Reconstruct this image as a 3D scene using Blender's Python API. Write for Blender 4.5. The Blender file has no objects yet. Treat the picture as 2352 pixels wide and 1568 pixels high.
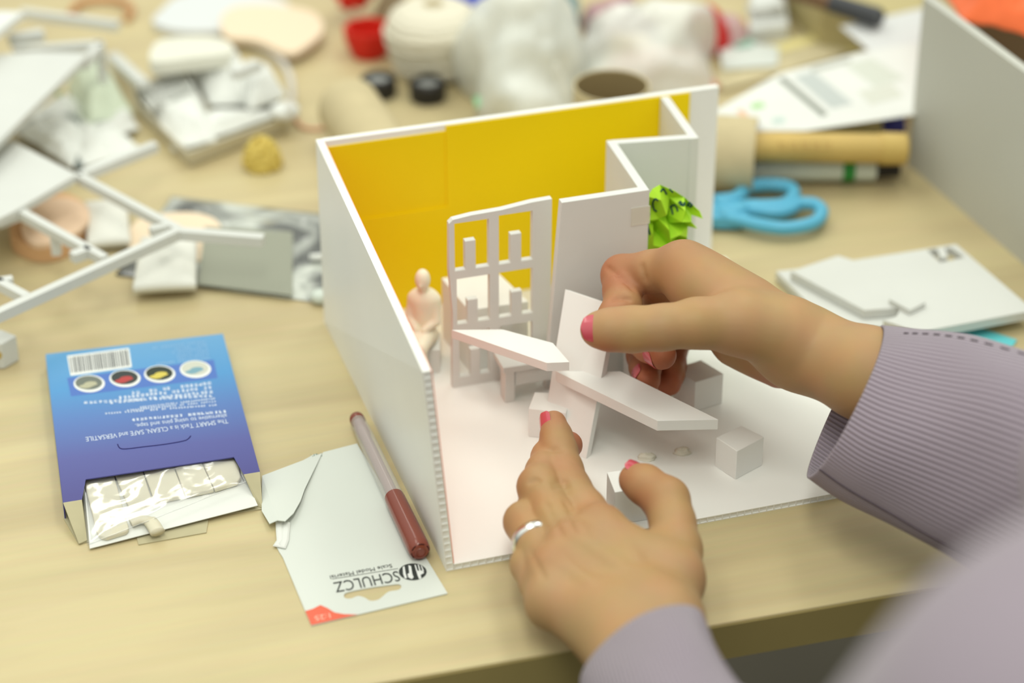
import bpy, bmesh, math, random
import numpy as np
from mathutils import Vector, Matrix, noise as mnoise
from mathutils.geometry import tessellate_polygon
SC = bpy.context.scene
COL = SC.collection
# ------------------------------------------------------------------ camera, world, lights, exposure
PITCH = math.radians(31.0)
CAMLOC = np.array([0.0, -0.9986, 0.6])
cd = bpy.data.cameras.new('camera'); cam = bpy.data.objects.new('camera', cd); COL.objects.link(cam)
cam.location = CAMLOC; cam.rotation_euler = (math.pi/2 - PITCH, 0, 0)
cd.sensor_width = 36; cd.lens = 85; cd.clip_start = 0.02; cd.clip_end = 50
cd.dof.use_dof = True; cd.dof.focus_distance = 1.045; cd.dof.aperture_fstop = 4.0
SC.camera = cam
SC.view_settings.view_transform = 'Standard'; SC.view_settings.look = 'None'
SC.view_settings.gamma = 1; SC.view_settings.exposure = -0.13
try: SC.view_settings.use_curve_mapping = False
except Exception: pass
w = bpy.data.worlds.new('world'); SC.world = w; w.use_nodes = True
bg = w.node_tree.nodes['Background']; bg.inputs[0].default_value = (0.97, 1.0, 0.90, 1); 
_wn, _wl = w.node_tree.nodes, w.node_tree.links          # room light: bright ceiling, dimmer walls
_tc = _wn.new('ShaderNodeTexCoord'); _sx = _wn.new('ShaderNodeSeparateXYZ'); _mr = _wn.new('ShaderNodeMapRange'); _mr.interpolation_type = 'SMOOTHSTEP'
_mr.inputs[1].default_value = -.25; _mr.inputs[2].default_value = .75; _mr.inputs[3].default_value = .14; _mr.inputs[4].default_value = 1.15
_wl.new(_tc.outputs['Generated'], _sx.inputs[0]); _wl.new(_sx.outputs[2], _mr.inputs[0]); _wl.new(_mr.outputs[0], bg.inputs[1])

def area(name, loc, size, sizey, power, col, rot=(0, 0, 0)):
    l = bpy.data.lights.new(name, 'AREA'); l.shape = 'RECTANGLE'; l.size = size; l.size_y = sizey
    l.energy = power; l.color = col
    o = bpy.data.objects.new(name, l); COL.objects.link(o); o.location = loc; o.rotation_euler = rot
    return o
# fluorescent ceiling fixtures above the workshop tables
LC = (1.0, 1.0, 0.90)
area('ceiling_lamp', (-0.75, 0.35, 1.95), 0.35, 1.3, 7, LC)
area('ceiling_lamp', (0.55, 0.75, 1.95), 0.35, 1.3, 10, LC)
area('ceiling_lamp', (-0.75, 2.4, 1.95), 0.35, 1.3, 6, LC)
area('ceiling_lamp', (-0.05, -1.2, 1.95), 0.35, 1.3, 17, LC)

# ------------------------------------------------------------------ layout helpers (millimetres inside the model frame)
FPX = 2352/36*85
_fw = np.array([0, math.cos(PITCH), -math.sin(PITCH)]); _up = np.array([0, math.sin(PITCH), math.cos(PITCH)]); _rt = np.array([1., 0, 0])
def ray(px, py): return _fw + _rt*(px-1176)/FPX - _up*(py-784)/FPX
def G(px, py, z=0.0):            # point on the level z (mm) seen at photo coordinates
    r = ray(px, py); return CAMLOC + r*((z/1000 - CAMLOC[2])/r[2])
def D(px, py, d): return CAMLOC + ray(px, py)*d      # point at depth d (m)
AZ = math.radians(17.5)
O0 = G(1025, 1312, 0)
UU = np.array([math.cos(AZ), math.sin(AZ), 0.]); VV = np.array([-math.sin(AZ), math.cos(AZ), 0.]); ZZ = np.array([0, 0, 1.])
def M(u, v, z=0.0): return O0 + (UU*u + VV*v + ZZ*z)/1000
def A3(*a): return np.array(a, float)

# ------------------------------------------------------------------ materials
def rgb(r, g, b):
    f = lambda c: (c/255/12.92 if c/255 <= .04045 else ((c/255+.055)/1.055)**2.4)
    return (f(r), f(g), f(b), 1)
MATS = {}
def mat(name, col, rough=.6, spec=.3, metal=0., trans=0., alpha=1., sss=0., sssr=(1, .35, .2), ssss=.004, bump=None, var=None, coat=0., sheen=0., ior=1.45):
    if name in MATS: return MATS[name]
    m = bpy.data.materials.new(name); m.use_nodes = True; nt = m.node_tree; n = nt.nodes; L = nt.links
    b = n['Principled BSDF']
    b.inputs['Base Color'].default_value = col if len(col) == 4 else (*col, 1)
    b.inputs['Roughness'].default_value = rough; b.inputs['Specular IOR Level'].default_value = spec
    b.inputs['Metallic'].default_value = metal; b.inputs['Transmission Weight'].default_value = trans
    b.inputs['Alpha'].default_value = alpha; b.inputs['IOR'].default_value = ior
    b.inputs['Coat Weight'].default_value = coat; b.inputs['Coat Roughness'].default_value = .1
    if sheen: b.inputs['Sheen Weight'].default_value = sheen
    if sss:
        b.inputs['Subsurface Weight'].default_value = sss
        b.inputs['Subsurface Radius'].default_value = sssr; b.inputs['Subsurface Scale'].default_value = ssss
    tc = n.new('ShaderNodeTexCoord')
    if var:                      # (scale, amount) : soft tonal variation of the stuff itself
        nz = n.new('ShaderNodeTexNoise'); nz.inputs['Scale'].default_value = var[0]; nz.inputs['Detail'].default_value = 3
        L.new(tc.outputs['Object'], nz.inputs['Vector'])
        mx = n.new('ShaderNodeMix'); mx.data_type = 'RGBA'; mx.blend_type = 'MULTIPLY'; mx.inputs[0].default_value = 1
        cr = n.new('ShaderNodeValToRGB'); a = 1-var[1]
        cr.color_ramp.elements[0].color = (a, a, a, 1); cr.color_ramp.elements[1].color = (1, 1, 1, 1)
        cr.color_ramp.elements[0].position = .35; cr.color_ramp.elements[1].position = .65
        L.new(nz.outputs['Fac'], cr.inputs[0]); mx.inputs[6].default_value = b.inputs['Base Color'].default_value
        L.new(cr.outputs[0], mx.inputs[7]); L.new(mx.outputs[2], b.inputs['Base Color'])
    if bump:                     # (scale, strength, distance)
        nz = n.new('ShaderNodeTexNoise'); nz.inputs['Scale'].default_value = bump[0]; nz.inputs['Detail'].default_value = 4
        L.new(tc.outputs['Object'], nz.inputs['Vector'])
        bp = n.new('ShaderNodeBump'); bp.inputs['Strength'].default_value = bump[1]; bp.inputs['Distance'].default_value = bump[2]
        L.new(nz.outputs['Fac'], bp.inputs['Height']); L.new(bp.outputs[0], b.inputs['Normal'])
    MATS[name] = m; return m
def nodes(m): return m.node_tree.nodes, m.node_tree.links, m.node_tree.nodes['Principled BSDF']

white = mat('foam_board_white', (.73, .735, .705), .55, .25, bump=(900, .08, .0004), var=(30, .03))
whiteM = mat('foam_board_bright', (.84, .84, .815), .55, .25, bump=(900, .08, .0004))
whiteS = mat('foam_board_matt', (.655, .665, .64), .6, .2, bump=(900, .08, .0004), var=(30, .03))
whiteB = mat('paper_white', (.74, .75, .72), .7, .2, var=(25, .04))
kraft = mat('cardboard_tube', rgb(200, 186, 150), .8, .1, var=(60, .08))
kraft_in = mat('tube_inside_shade', rgb(150, 132, 95), .9, .1)  # kraft darkened so its colour carries the shade inside the tubes
greyboard = mat('grey_cardboard', rgb(186, 178, 146), .85, .1, var=(80, .08))

# ------------------------------------------------------------------ object helpers
ORG = {}
def tag(o, label=None, cat=None, group=None, kind=None):
    if label: o['label'] = label
    if cat: o['category'] = cat
    if group: o['group'] = group
    if kind: o['kind'] = kind
    return o
def thing(name, label, cat, loc, group=None):
    o = bpy.data.objects.new(name, None); COL.objects.link(o); o.location = loc; o.empty_display_size = .01
    ORG[o.name] = np.array(loc, float); return tag(o, label, cat, group)
def obj(name, geo, m, parent=None, smooth=False, label=None, cat=None, group=None, kind=None, bevel=0, sharp=None, uvs=None):
    v, f = geo; v = np.asarray(v, float)
    if parent is not None: org = ORG[parent.name]
    else: org = np.array([(v[:, 0].min()+v[:, 0].max())/2, (v[:, 1].min()+v[:, 1].max())/2, v[:, 2].min()])
    me = bpy.data.meshes.new(name)
    me.from_pydata((v-org).tolist(), [], [tuple(int(i) for i in x) for x in f]); me.update()
    bm = bmesh.new(); bm.from_mesh(me); bmesh.ops.recalc_face_normals(bm, faces=bm.faces); bm.to_mesh(me); bm.free()
    if uvs is not None:
        ul = me.uv_layers.new(name='UVMap'); li = np.zeros(len(me.loops), int); me.loops.foreach_get('vertex_index', li)
        ul.data.foreach_set('uv', np.asarray(uvs, float)[li].ravel())
    o = bpy.data.objects.new(name, me); COL.objects.link(o); ms = m if isinstance(m, (list, tuple)) else [m]
    for x in ms: me.materials.append(x)
    if smooth: me.polygons.foreach_set('use_smooth', [True]*len(me.polygons))
    if smooth and sharp: 
        try: me.set_sharp_from_angle(angle=math.radians(sharp))
        except Exception: pass
    if parent is not None: o.parent = parent
    else: o.location = org
    ORG[o.name] = org
    if bevel:
        b = o.modifiers.new('bevel', 'BEVEL'); b.width = bevel; b.segments = 2; b.limit_method = 'ANGLE'
    return tag(o, label, cat, group, kind)
def join(*geos):
    V = []; Fc = []; n = 0
    for v, f in geos:
        v = np.asarray(v, float).reshape(-1, 3); V.append(v); Fc += [tuple(i+n for i in x) for x in f]; n += len(v)
    return np.vstack(V), Fc
def box8(c):                     # 8 corners: bottom ring 0-3, top ring 4-7
    return np.array(c, float), [(0, 3, 2, 1), (4, 5, 6, 7), (0, 1, 5, 4), (1, 2, 6, 5), (2, 3, 7, 6), (3, 0, 4, 7)]
def mbox(u0, u1, v0, v1, z0, z1, rot=0):      # box in model millimetres, optional turn about its centre
    cu, cv = (u0+u1)/2, (v0+v1)/2; c, s = math.cos(math.radians(rot)), math.sin(math.radians(rot)); P = []
    for z in (z0, z1):
        for u, v in ((u0, v0), (u1, v0), (u1, v1), (u0, v1)):
            a, b = u-cu, v-cv; P.append(M(cu+a*c-b*s, cv+a*s+b*c, z))
    return box8(P)
def prism(outer, t0, t1, xf, holes=()):       # 2-D outline (with holes) extruded from t0 to t1 and placed by xf(x, y, t)
    loops = [list(outer)]+[list(h) for h in holes]; flat = [p for l in loops for p in l]; n = len(flat)
    tri = tessellate_polygon([[Vector((p[0], p[1], 0)) for p in l] for l in loops])
    V = [xf(p[0], p[1], t0) for p in flat]+[xf(p[0], p[1], t1) for p in flat]
    Fc = [tuple(t) for t in tri]+[tuple(i+n for i in reversed(t)) for t in tri]; s = 0
    for l in loops:
        k = len(l)
        for i in range(k): a, b = s+i, s+(i+1) % k; Fc.append((a, b, b+n, a+n))
        s += k
    return np.array(V), Fc
def flat_px(pts, z0, z1, holes=()):           # sheet lying level: outline given where its TOP shows in the photo
    w2 = lambda l: [tuple(G(x, y, z1)[:2]) for x, y in l]
    return prism(w2(pts), z0/1000, z1/1000, lambda x, y, t: A3(x, y, t), [w2(h) for h in holes])
def beam(p, q, wd, ht, up=(0, 0, 1)):
    p, q = np.array(p), np.array(q); d = q-p; d /= np.linalg.norm(d); s = np.cross(d, up); s /= np.linalg.norm(s); t = np.cross(s, d)
    s = s*wd/2000; t = t*ht/2000
    return box8([p-s-t, q-s-t, q+s-t, p+s-t, p-s+t, q-s+t, q+s+t, p+s+t])
def lathe(prof, p, q, seg=32, cap=True, arc=1.0, ref=None):        # prof = [(t 0..1 along p-q, radius mm)]
    p, q = np.array(p, float), np.array(q, float); d = q-p; Ld = np.linalg.norm(d); d = d/Ld
    a = np.array(ref if ref is not None else ((0, 0, 1) if abs(d[2]) < .9 else (1, 0, 0)), float); s = np.cross(d, a); s /= np.linalg.norm(s); t = np.cross(s, d)
    V = []; Fc = []
    for (h, r) in prof:
        for i in range(seg):
            an = 2*math.pi*i/seg; V.append(p+d*h*Ld+(s*math.cos(an)+t*math.sin(an))*r/1000)
    for j in range(len(prof)-1):
        for i in range(seg):
            k = (i+1) % seg; Fc.append((j*seg+i, j*seg+k, (j+1)*seg+k, (j+1)*seg+i))
    if cap: Fc += [tuple(range(seg))[::-1], tuple(range((len(prof)-1)*seg, len(prof)*seg))]
    return np.array(V), Fc
def tube(pts, rad, seg=12, closed=False, flat=1.0):
    P = [np.array(p, float) for p in pts]; n = len(P); V = []; Fc = []
    R = rad if isinstance(rad, (list, tuple)) else [rad]*n; prev = None
    for i in range(n):
        a = P[(i-1) % n] if (closed or i > 0) else P[i]; b = P[(i+1) % n] if (closed or i < n-1) else P[i]
        d = b-a; d /= np.linalg.norm(d)+1e-12
        s = np.cross(d, (0, 0, 1)); 
        if np.linalg.norm(s) < .05: s = prev if prev is not None else np.array([1., 0, 0])
        s = s/np.linalg.norm(s); prev = s; t = np.cross(s, d)
        for k in range(seg):
            an = 2*math.pi*k/seg; V.append(P[i]+(s*math.cos(an)+t*math.sin(an)*flat)*R[i]/1000)
    m = n if closed else n-1
    for j in range(m):
        j2 = (j+1) % n
        for i in range(seg):
            k = (i+1) % seg; Fc.append((j*seg+i, j*seg+k, j2*seg+k, j2*seg+i))
    if not closed: Fc += [tuple(range(seg))[::-1], tuple(range((n-1)*seg, n*seg))]
    return np.array(V), Fc
def spline(pts, n=8, closed=False):
    P = [np.array(p, float) for p in pts]; m = len(P); out = []
    for i in range(m if closed else m-1):
        g = lambda k: P[k % m] if closed else P[min(max(k, 0), m-1)]
        a, b, c, d = g(i-1), g(i), g(i+1), g(i+2)
        for j in range(n):
            t = j/n; out.append(.5*((2*b)+(-a+c)*t+(2*a-5*b+4*c-d)*t*t+(-a+3*b-3*c+d)*t**3))
    if not closed: out.append(P[-1])
    return out
def fold(x, y, seed, f):         # creased-paper height 0..1
    v = 0; amp = 1; tot = 0
    for k in range(4):
        a = mnoise.noise(Vector((x*f+seed*7.3, y*f-seed*3.1, seed+k*5.7))); v += amp*(1-abs(a)*2.2); tot += amp; amp *= .5; f *= 1.9
    return max(0, v/tot)
def crumple(quad, z0, h, n=40, f=30, seed=1, edge=.15, thick=.4, dome=0, wob=0.):      # creased sheet over a quad of photo points at level z0
    q = [G(x, y, z0) for x, y in quad]; V = []; Fc = []
    for j in range(n+1):
        for i in range(n+1):
            s, t = i/n, j/n; p = (q[0]*(1-s)+q[1]*s)*(1-t)+(q[3]*(1-s)+q[2]*s)*t
            e = min(1, min(s, 1-s, t, 1-t)/max(edge, 1e-6)); c = math.sin(math.pi*s)*math.sin(math.pi*t)
            zz = z0+h*fold(p[0], p[1], seed, f)*(.25+.75*e)+dome*c**.6
            wv = mnoise.noise_vector(Vector((p[0]*f, p[1]*f, seed*2.2)))*wob/1000
            V.append(A3(p[0]+wv[0], p[1]+wv[1], zz/1000))
    m = n+1
    for j in range(n):
        for i in range(n): a = j*m+i; Fc.append((a, a+1, a+m+1, a+m))
    k = len(V); V += [p-A3(0, 0, thick/1000) for p in V]; Fc += [tuple(i+k for i in reversed(x)) for x in Fc]
    ring = list(range(m))+[j*m+n for j in range(1, m)]+[n*m+i for i in range(n-1, -1, -1)]+[j*m for j in range(n-1, 0, -1)]
    for a, b in zip(ring, ring[1:]+ring[:1]): Fc.append((a, b, b+k, a+k))
    return np.array(V), Fc
def heap(c, rx, ry, H, seed=1, f=25, amp=.35, n=44, rot=0, top=.9, facet=1.):      # closed crumpled lump standing at c
    V = []; Fc = []; R = 22; cr, sr = math.cos(rot), math.sin(rot)
    for j in range(R+1):
        ph = math.pi/2*j/R
        for i in range(n):
            th = 2*math.pi*i/n; rr = math.cos(ph)**top; x, y, z = math.cos(th)*rr, math.sin(th)*rr, math.sin(ph)
            d = 1+amp*(fold(x*.03+seed, y*.03+z*.03, seed, f)-.55)*facet
            X, Y = x*rx*d/1000, y*ry*d/1000; V.append(np.array(c)+A3(X*cr-Y*sr, X*sr+Y*cr, z*H*d/1000))
    for j in range(R):
        for i in range(n):
            k = (i+1) % n; Fc.append((j*n+i, j*n+k, (j+1)*n+k, (j+1)*n+i))
    Fc.append(tuple(range(n))[::-1]); Fc.append(tuple(range(R*n, R*n+n)))
    return np.array(V), Fc
def text_geo(s, a, b, c, lift=.05, fontscale=1.0):       # lettering printed on a surface: baseline a->b, capital height a->c (world points)
    cu = bpy.data.curves.new('lettering', 'FONT'); cu.body = s; cu.size = 1; cu.resolution_u = 3; cu.fill_mode = 'FRONT'
    o = bpy.data.objects.new('lettering', cu); COL.objects.link(o)
    bpy.context.view_layer.update(); dg = bpy.context.evaluated_depsgraph_get()
    me = bpy.data.meshes.new_from_object(o.evaluated_get(dg)); v = np.array([x.co[:] for x in me.vertices]); f = [tuple(p.vertices) for p in me.polygons]
    bpy.data.objects.remove(o); bpy.data.curves.remove(cu); bpy.data.meshes.remove(me)
    if not len(v): return np.zeros((3, 3)), [(0, 1, 2)]
    x0, x1 = v[:, 0].min(), v[:, 0].max(); a, b, c = map(np.array, (a, b, c)); nr = np.cross(b-a, c-a); nr = nr/np.linalg.norm(nr)
    if nr[2] < 0: nr = -nr
    W_ = a+np.outer((v[:, 0]-x0)/(x1-x0), b-a)+np.outer(v[:, 1]/.70, c-a)+nr*lift/1000
    return W_, f
def ellipse_px(cx, cy, rx, ry, z, n=32, rot=0):
    return [(cx+rx*math.cos(t)*math.cos(rot)-ry*math.sin(t)*math.sin(rot), cy+rx*math.cos(t)*math.sin(rot)+ry*math.sin(t)*math.cos(rot)) for t in [2*math.pi*i/n for i in range(n)]]
# ------------------------------------------------------------------ setting
wood = mat('birch_table', rgb(214, 200, 158), .42, .35)
n, L, b = nodes(wood)
tc = n.new('ShaderNodeTexCoord'); mp = n.new('ShaderNodeMapping'); mp.inputs['Rotation'].default_value = (0, 0, 0); mp.inputs['Scale'].default_value = (1.3, 11, 1)
rt_ = n.new('ShaderNodeMapping'); rt_.inputs['Rotation'].default_value = (0, 0, -AZ); L.new(tc.outputs['Object'], rt_.inputs[0])
nz = n.new('ShaderNodeTexNoise'); nz.inputs['Scale'].default_value = 3.2; nz.inputs['Detail'].default_value = 6; nz.inputs['Distortion'].default_value = .5
cr = n.new('ShaderNodeValToRGB'); cr.color_ramp.elements[0].position = .32; cr.color_ramp.elements[1].position = .62
cr.color_ramp.elements[0].color = rgb(189, 173, 134); cr.color_ramp.elements[1].color = rgb(205, 190, 147)
nz2 = n.new('ShaderNodeTexNoise'); nz2.inputs['Scale'].default_value = 60; nz2.inputs['Detail'].default_value = 3
mp2 = n.new('ShaderNodeMapping'); mp2.inputs['Scale'].default_value = (.25, 6, 1)
mx = n.new('ShaderNodeMix'); mx.data_type = 'RGBA'; mx.blend_type = 'MULTIPLY'; mx.inputs[0].default_value = .10
L.new(rt_.outputs[0], mp.inputs[0]); L.new(mp.outputs[0], nz.inputs['Vector']); L.new(nz.outputs['Fac'], cr.inputs[0])
L.new(rt_.outputs[0], mp2.inputs[0]); L.new(mp2.outputs[0], nz2.inputs['Vector']); L.new(cr.outputs[0], mx.inputs[6]); L.new(nz2.outputs['Color'], mx.inputs[7]); L.new(mx.outputs[2], b.inputs['Base Color'])
edgem = mat('table_edge_band', rgb(156, 141, 90), .5, .3, var=(20, .06))
steel = mat('steel_grey', (.25, .25, .25), .4, .5, metal=.8)
floorm = mat('floor_vinyl', rgb(80, 74, 60), .6, .3, var=(6, .12))
A = G(1000, 1549); Bp = G(2006, 1374); ed = (Bp-A); ed[2] = 0; ed /= np.linalg.norm(ed); en = np.array([-ed[1], ed[0], 0])
def T(x, y, z): return A+ed*x+en*y+ZZ*z
tb = thing('work_table', 'long birch-topped work table everything stands on', 'table', T(.1, .45, -.75))
obj('tabletop', box8([T(x, y, z) for z in (-.018, 0) for x, y in ((-1.0, .0008), (1.2, .0008), (1.2, .9), (-1.0, .9))]), wood, tb)
obj('edge_band', box8([T(x, y, z) for z in (-.018, -.0008) for x, y in ((-1.0, 0), (1.2, 0), (1.2, .0012), (-1.0, .0012))]), edgem, tb)
for x in (-.92, 1.12):
    for y in (.12, .84): obj('leg', box8([T(x+a, y+c, z) for z in (-.75, -.018) for a, c in ((-.02, -.02), (.02, -.02), (.02, .02), (-.02, .02))]), steel, tb)
obj('floor', box8([A3(x, y, z) for z in (-.80, -.75) for x, y in ((-3, -3), (3, -3), (3, 4), (-3, 4))]), floorm, kind='structure')

# ------------------------------------------------------------------ the room model (hollow plastic board)
H = 99.0
plas = mat('hollow_board_white', (.88, .88, .85), .38, .4, sss=.0, var=(14, .03))
coral = mat('coral_lining', (.90, .33, .22), .6, .2)
yel = mat('yellow_board', (.95, .70, .0), .45, .3, var=(8, .05))
base = thing('architectural_model', 'white hollow-board room model with a yellow back wall, standing open towards the front', 'scale model', M(100, 100, 0))
def hollow(u0, u1, v0, v1, z0, z1, axis, run, pitch=3.4, sk=.45):
    # two skins across `axis` and ribs repeated along `run`
    g = []; lo = {'u': u0, 'v': v0, 'z': z0}; hi = {'u': u1, 'v': v1, 'z': z1}
    for a0, a1 in ((lo[axis], lo[axis]+sk), (hi[axis]-sk, hi[axis])):
        l = dict(lo); h = dict(hi); l[axis], h[axis] = a0, a1; g.append(mbox(l['u'], h['u'], l['v'], h['v'], l['z'], h['z']))
    k = int((hi[run]-lo[run])/pitch); st = (hi[run]-lo[run]-.5)/k
    for i in range(k+1):
        l = dict(lo); h = dict(hi); l[axis] += sk; h[axis] -= sk; l[run] = lo[run]+i*st; h[run] = l[run]+.5
        g.append(mbox(l['u'], h['u'], l['v'], h['v'], l['z'], h['z']))
    g.append(mbox(u0+(.5 if axis != 'v' else .3), u1-.5, v0+.5, v1-.3, z0+.45, z1-.45) if axis != 'u' else mbox(u0+.45, u1-.45, v0+.5, v1-.5, z0+.3, z1-.3))
    return join(*g)
FR = 209.0
fl = hollow(3.4, FR, 0, 211, 0, 3, 'z', 'u')
obj('floor_board', fl, plas, base)
def lean(geo):                   # the side wall splays outwards towards its free front end
    v, f = geo; v = np.array(v); q = v-O0; vv = q@VV*1000; z = q[:, 2]*1000
    return v-np.outer(8.2*(z/99)*np.clip(1-vv/214, 0, 1)/1000, UU), f
obj('side_wall', lean(hollow(0, 3.4, 0, 214, 0, H, 'u', 'z')), plas, base)
obj('wall_lining', lean(mbox(3.4, 3.9, .6, 210.5, 3, H-.8)), coral, base, label='coral-coloured lining of the side wall')
obj('back_wall', hollow(3.4, 201, 211, 214.4, 0, H, 'v', 'z'), plas, base)
obj('yellow_panel', mbox(3.9, 63, 210.3, 211, 3, H-3.2), yel, base, label='left yellow sheet, cut a little lower')
obj('yellow_panel', mbox(62, 185.5, 209.6, 210.3, 3, H-.3), yel, base, label='right yellow sheet overlapping the left one')
obj('yellow_panel', mbox(3.9, 63.6, 209.4, 210.1, 3, 56), yel, base, label='lower yellow sheet')
# zig-zag partition walls of solid foam board
def wall(p, q, th=4.2, z0=3, z1=H, flare=0):
    p = A3(*p); q = A3(*q); d = (q-p)/np.linalg.norm(q-p); s = A3(-d[1], d[0])*th/2; P = []
    for z in (z0, z1):
        k = flare*(z-z0)/(z1-z0)
        for a in (p-s-d*(flare-k if flare else 0)*0, q-s, q+s, p+s): P.append(M(a[0], a[1], z))
    return box8(P)
zz = [(170.0, 209), (169.3, 163.5), (131.5, 170.5), (131.0, 121.5)]
zl = [(172, 209, 169.3, 162), (171.5, 164.2, 131.5, 170.3), (131.3, 172.5, 129.0, 119.4)]
for i_, a in enumerate(zl): obj('partition_wall', wall(a[:2], a[2:], z1=H-.12*i_), white, base, bevel=.0002)
P4 = [(84.0, 119.3), (131, 119.3), (131, 123.4), (84.0, 123.4)]
bo = [M(82.5, 119.3, 3), M(131.2, 119.3, 3), M(131.2, 123.4, 3), M(82.5, 123.4, 3), M(89.5, 119.3, H), M(131, 119.3, H), M(131, 123.4, H), M(89.5, 123.4, H)]
obj('partition_wall', box8(bo), white, base, bevel=.0002)
tapem = mat('clear_tape', (.9, .88, .78), .15, .6, alpha=.45)
obj('tape', box8([M(u, v, z) for z in (82, 91) for u, v in ((122.5, 118.9), (131.6, 118.9), (131.6, 119.25), (122.5, 119.25))]), tapem, base)

# pierced screen
def vface(p0, du, z0, th):       # map (x along du, y up, t thickness)
    return lambda x, y, t: p0+du*x/1000+ZZ*(y+z0)/1000+np.array([-du[1], du[0], 0])*t/1000
q0 = G(1040, 891, 3); sd = M(1, 0)-M(0, 0); sd = sd/np.linalg.norm(sd)
scr_out = [(0, 0), (47.5, 0), (47.7, 91.5), (38, 91.2), (24, 89.6), (10, 89.2), (1.2, 88.2), (-.6, 86.5), (-.9, 62), (.6, 40), (.2, 20)]
def win(x0, x1, y0, y1, sx0=None, sx1=None, sh=0, r=0):
    if sx0 is None: return [(x0, y0), (x1, y0), (x1, y1), (x0, y1)]
    return [(x0, y0), (sx0, y0), (sx0, y0+sh), (sx1, y0+sh), (sx1, y0), (x1, y0), (x1, y1), (x0, y1)]
holes = [win(1.8, 18.0, 61.8, 86.2, 6.8, 11.6, 14.5), win(22.6, 38.6, 61.8, 87.0, 28.2, 33.2, 14.5),
         win(2.6, 18.2, 33.8, 57.6, 7.6, 12.4, 12.0), win(22.6, 38.8, 33.8, 57.6, 28.6, 33.6, 12.5),
         win(3.4, 18.0, 5.2, 29.4, 8.8, 13.2, 14), win(23.0, 38.8, 5.2, 29.4, 29, 33.6, 13)]
obj('pierced_screen', prism(scr_out, 0, 3.2, vface(q0, sd, 0, 0), holes), white, bevel=.00025,
    label='white cut-out screen with six pane openings standing free in the room model', cat='screen')
# tall white block behind the screen
def mblock(name, p, q, r, s, z0, z1, label, cat, group=None, m=whiteM, bev=.0003, parent=None):
    pts = [p, q, r, s]
    return obj(name, box8([A3(*x[:2], z0/1000) for x in pts]+[A3(*x[:2], z1/1000) for x in pts]), m, parent, label=label, cat=cat, group=group, bevel=bev)
bz = 36
mblock('foam_block', G(1076, 712, bz), G(1214, 692, bz), G(1138, 620, bz), G(1014, 638, bz), 3.02, bz, 'tall white block behind the cut-out screen', 'block')
# bench
bn = thing('model_bench', 'low white bench with a flat apron behind the desk boards', 'bench', M(80, 118, 3))
obj('seat', mbox(60, 104, 112.5, 128, 19, 22), white, bn, bevel=.0002)
obj('apron', mbox(66, 104, 113.5, 116, 11, 19), white, bn, bevel=.0002)
obj('leg', mbox(61, 65.6, 112.8, 120, 3, 19), white, bn, bevel=.0002)
obj('leg', mbox(99.4, 104, 118, 127, 3, 19), white, bn, bevel=.0002)
# held assembly: upright panel + two desk boards
hp = thing('desk_assembly', 'white upright panel with two angled desk boards, held between finger and thumb', 'desk', M(82, 70, 3))
pz = 3
b0 = G(1243, 1012, pz); b1 = G(1346, 1054, pz); pd = (b1-b0); wl = np.linalg.norm(pd); pd /= wl; pn = np.array([-pd[1], pd[0], 0])
t0 = G(1298, 664, 61); t1 = G(1412, 702, 60)
pnn = np.cross(b1-b0, t0-b0); pnn /= np.linalg.norm(pnn); pnn = pnn if pnn[1] > 0 else -pnn
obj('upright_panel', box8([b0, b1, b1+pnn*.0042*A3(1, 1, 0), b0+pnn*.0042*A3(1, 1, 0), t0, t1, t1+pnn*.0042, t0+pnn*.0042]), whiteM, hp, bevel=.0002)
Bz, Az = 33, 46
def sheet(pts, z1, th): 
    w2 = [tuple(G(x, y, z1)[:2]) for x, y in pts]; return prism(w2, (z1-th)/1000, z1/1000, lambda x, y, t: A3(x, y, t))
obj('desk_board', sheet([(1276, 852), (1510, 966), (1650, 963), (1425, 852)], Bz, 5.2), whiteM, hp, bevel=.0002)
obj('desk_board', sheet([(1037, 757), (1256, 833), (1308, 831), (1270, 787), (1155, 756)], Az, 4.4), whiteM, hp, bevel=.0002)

# cubes
def cube(px, z1, label, rotpts, z0=3.02):
    p = [G(x, y, z1) for x, y in rotpts]; return mblock('foam_cube', *p, z0, z1, label, 'cube', 'white foam stools of the model')
cube(None, 18, 'white foam cube standing alone on the right of the model floor', [(1693, 1036), (1755, 1003), (1703, 977), (1645, 1004)])
cube(None, 19, 'white foam cube just behind the angled desk board', [(1597, 878), (1662, 858), (1610, 826), (1548, 846)])
cube(None, 18, 'white foam cube in front of the low bench, left of the upright panel', [(1214, 938), (1300, 948), (1312, 905), (1228, 900)])
cube(None, 20, 'white foam cube half hidden behind the lower hand thumb', [(1412, 1130), (1492, 1118), (1462, 1074), (1394, 1084)])
cube(None, 19, 'white foam cube deep in the model, right of the cut-out screen', [(1450, 832), (1520, 826), (1500, 795), (1432, 800)])
tack = mat('tack_putty', rgb(226, 222, 206), .6, .3, var=(200, .06))
def lump(name, c, rx, ry, h, seed, label, m=tack, cat='putty'):
    return obj(name, heap(c, rx, ry, h, seed=seed, f=40, amp=.5, n=20), m, smooth=True, label=label, cat=cat)
lump('putty_dab', G(1486, 1052, 3), 4.0, 2.6, 2.6, 3, 'dab of white putty on the model floor nearer the thumb')
lump('putty_dab', G(1568, 1040, 3), 4.2, 2.6, 2.6, 5, 'dab of white putty on the model floor nearer the lone cube')

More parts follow.
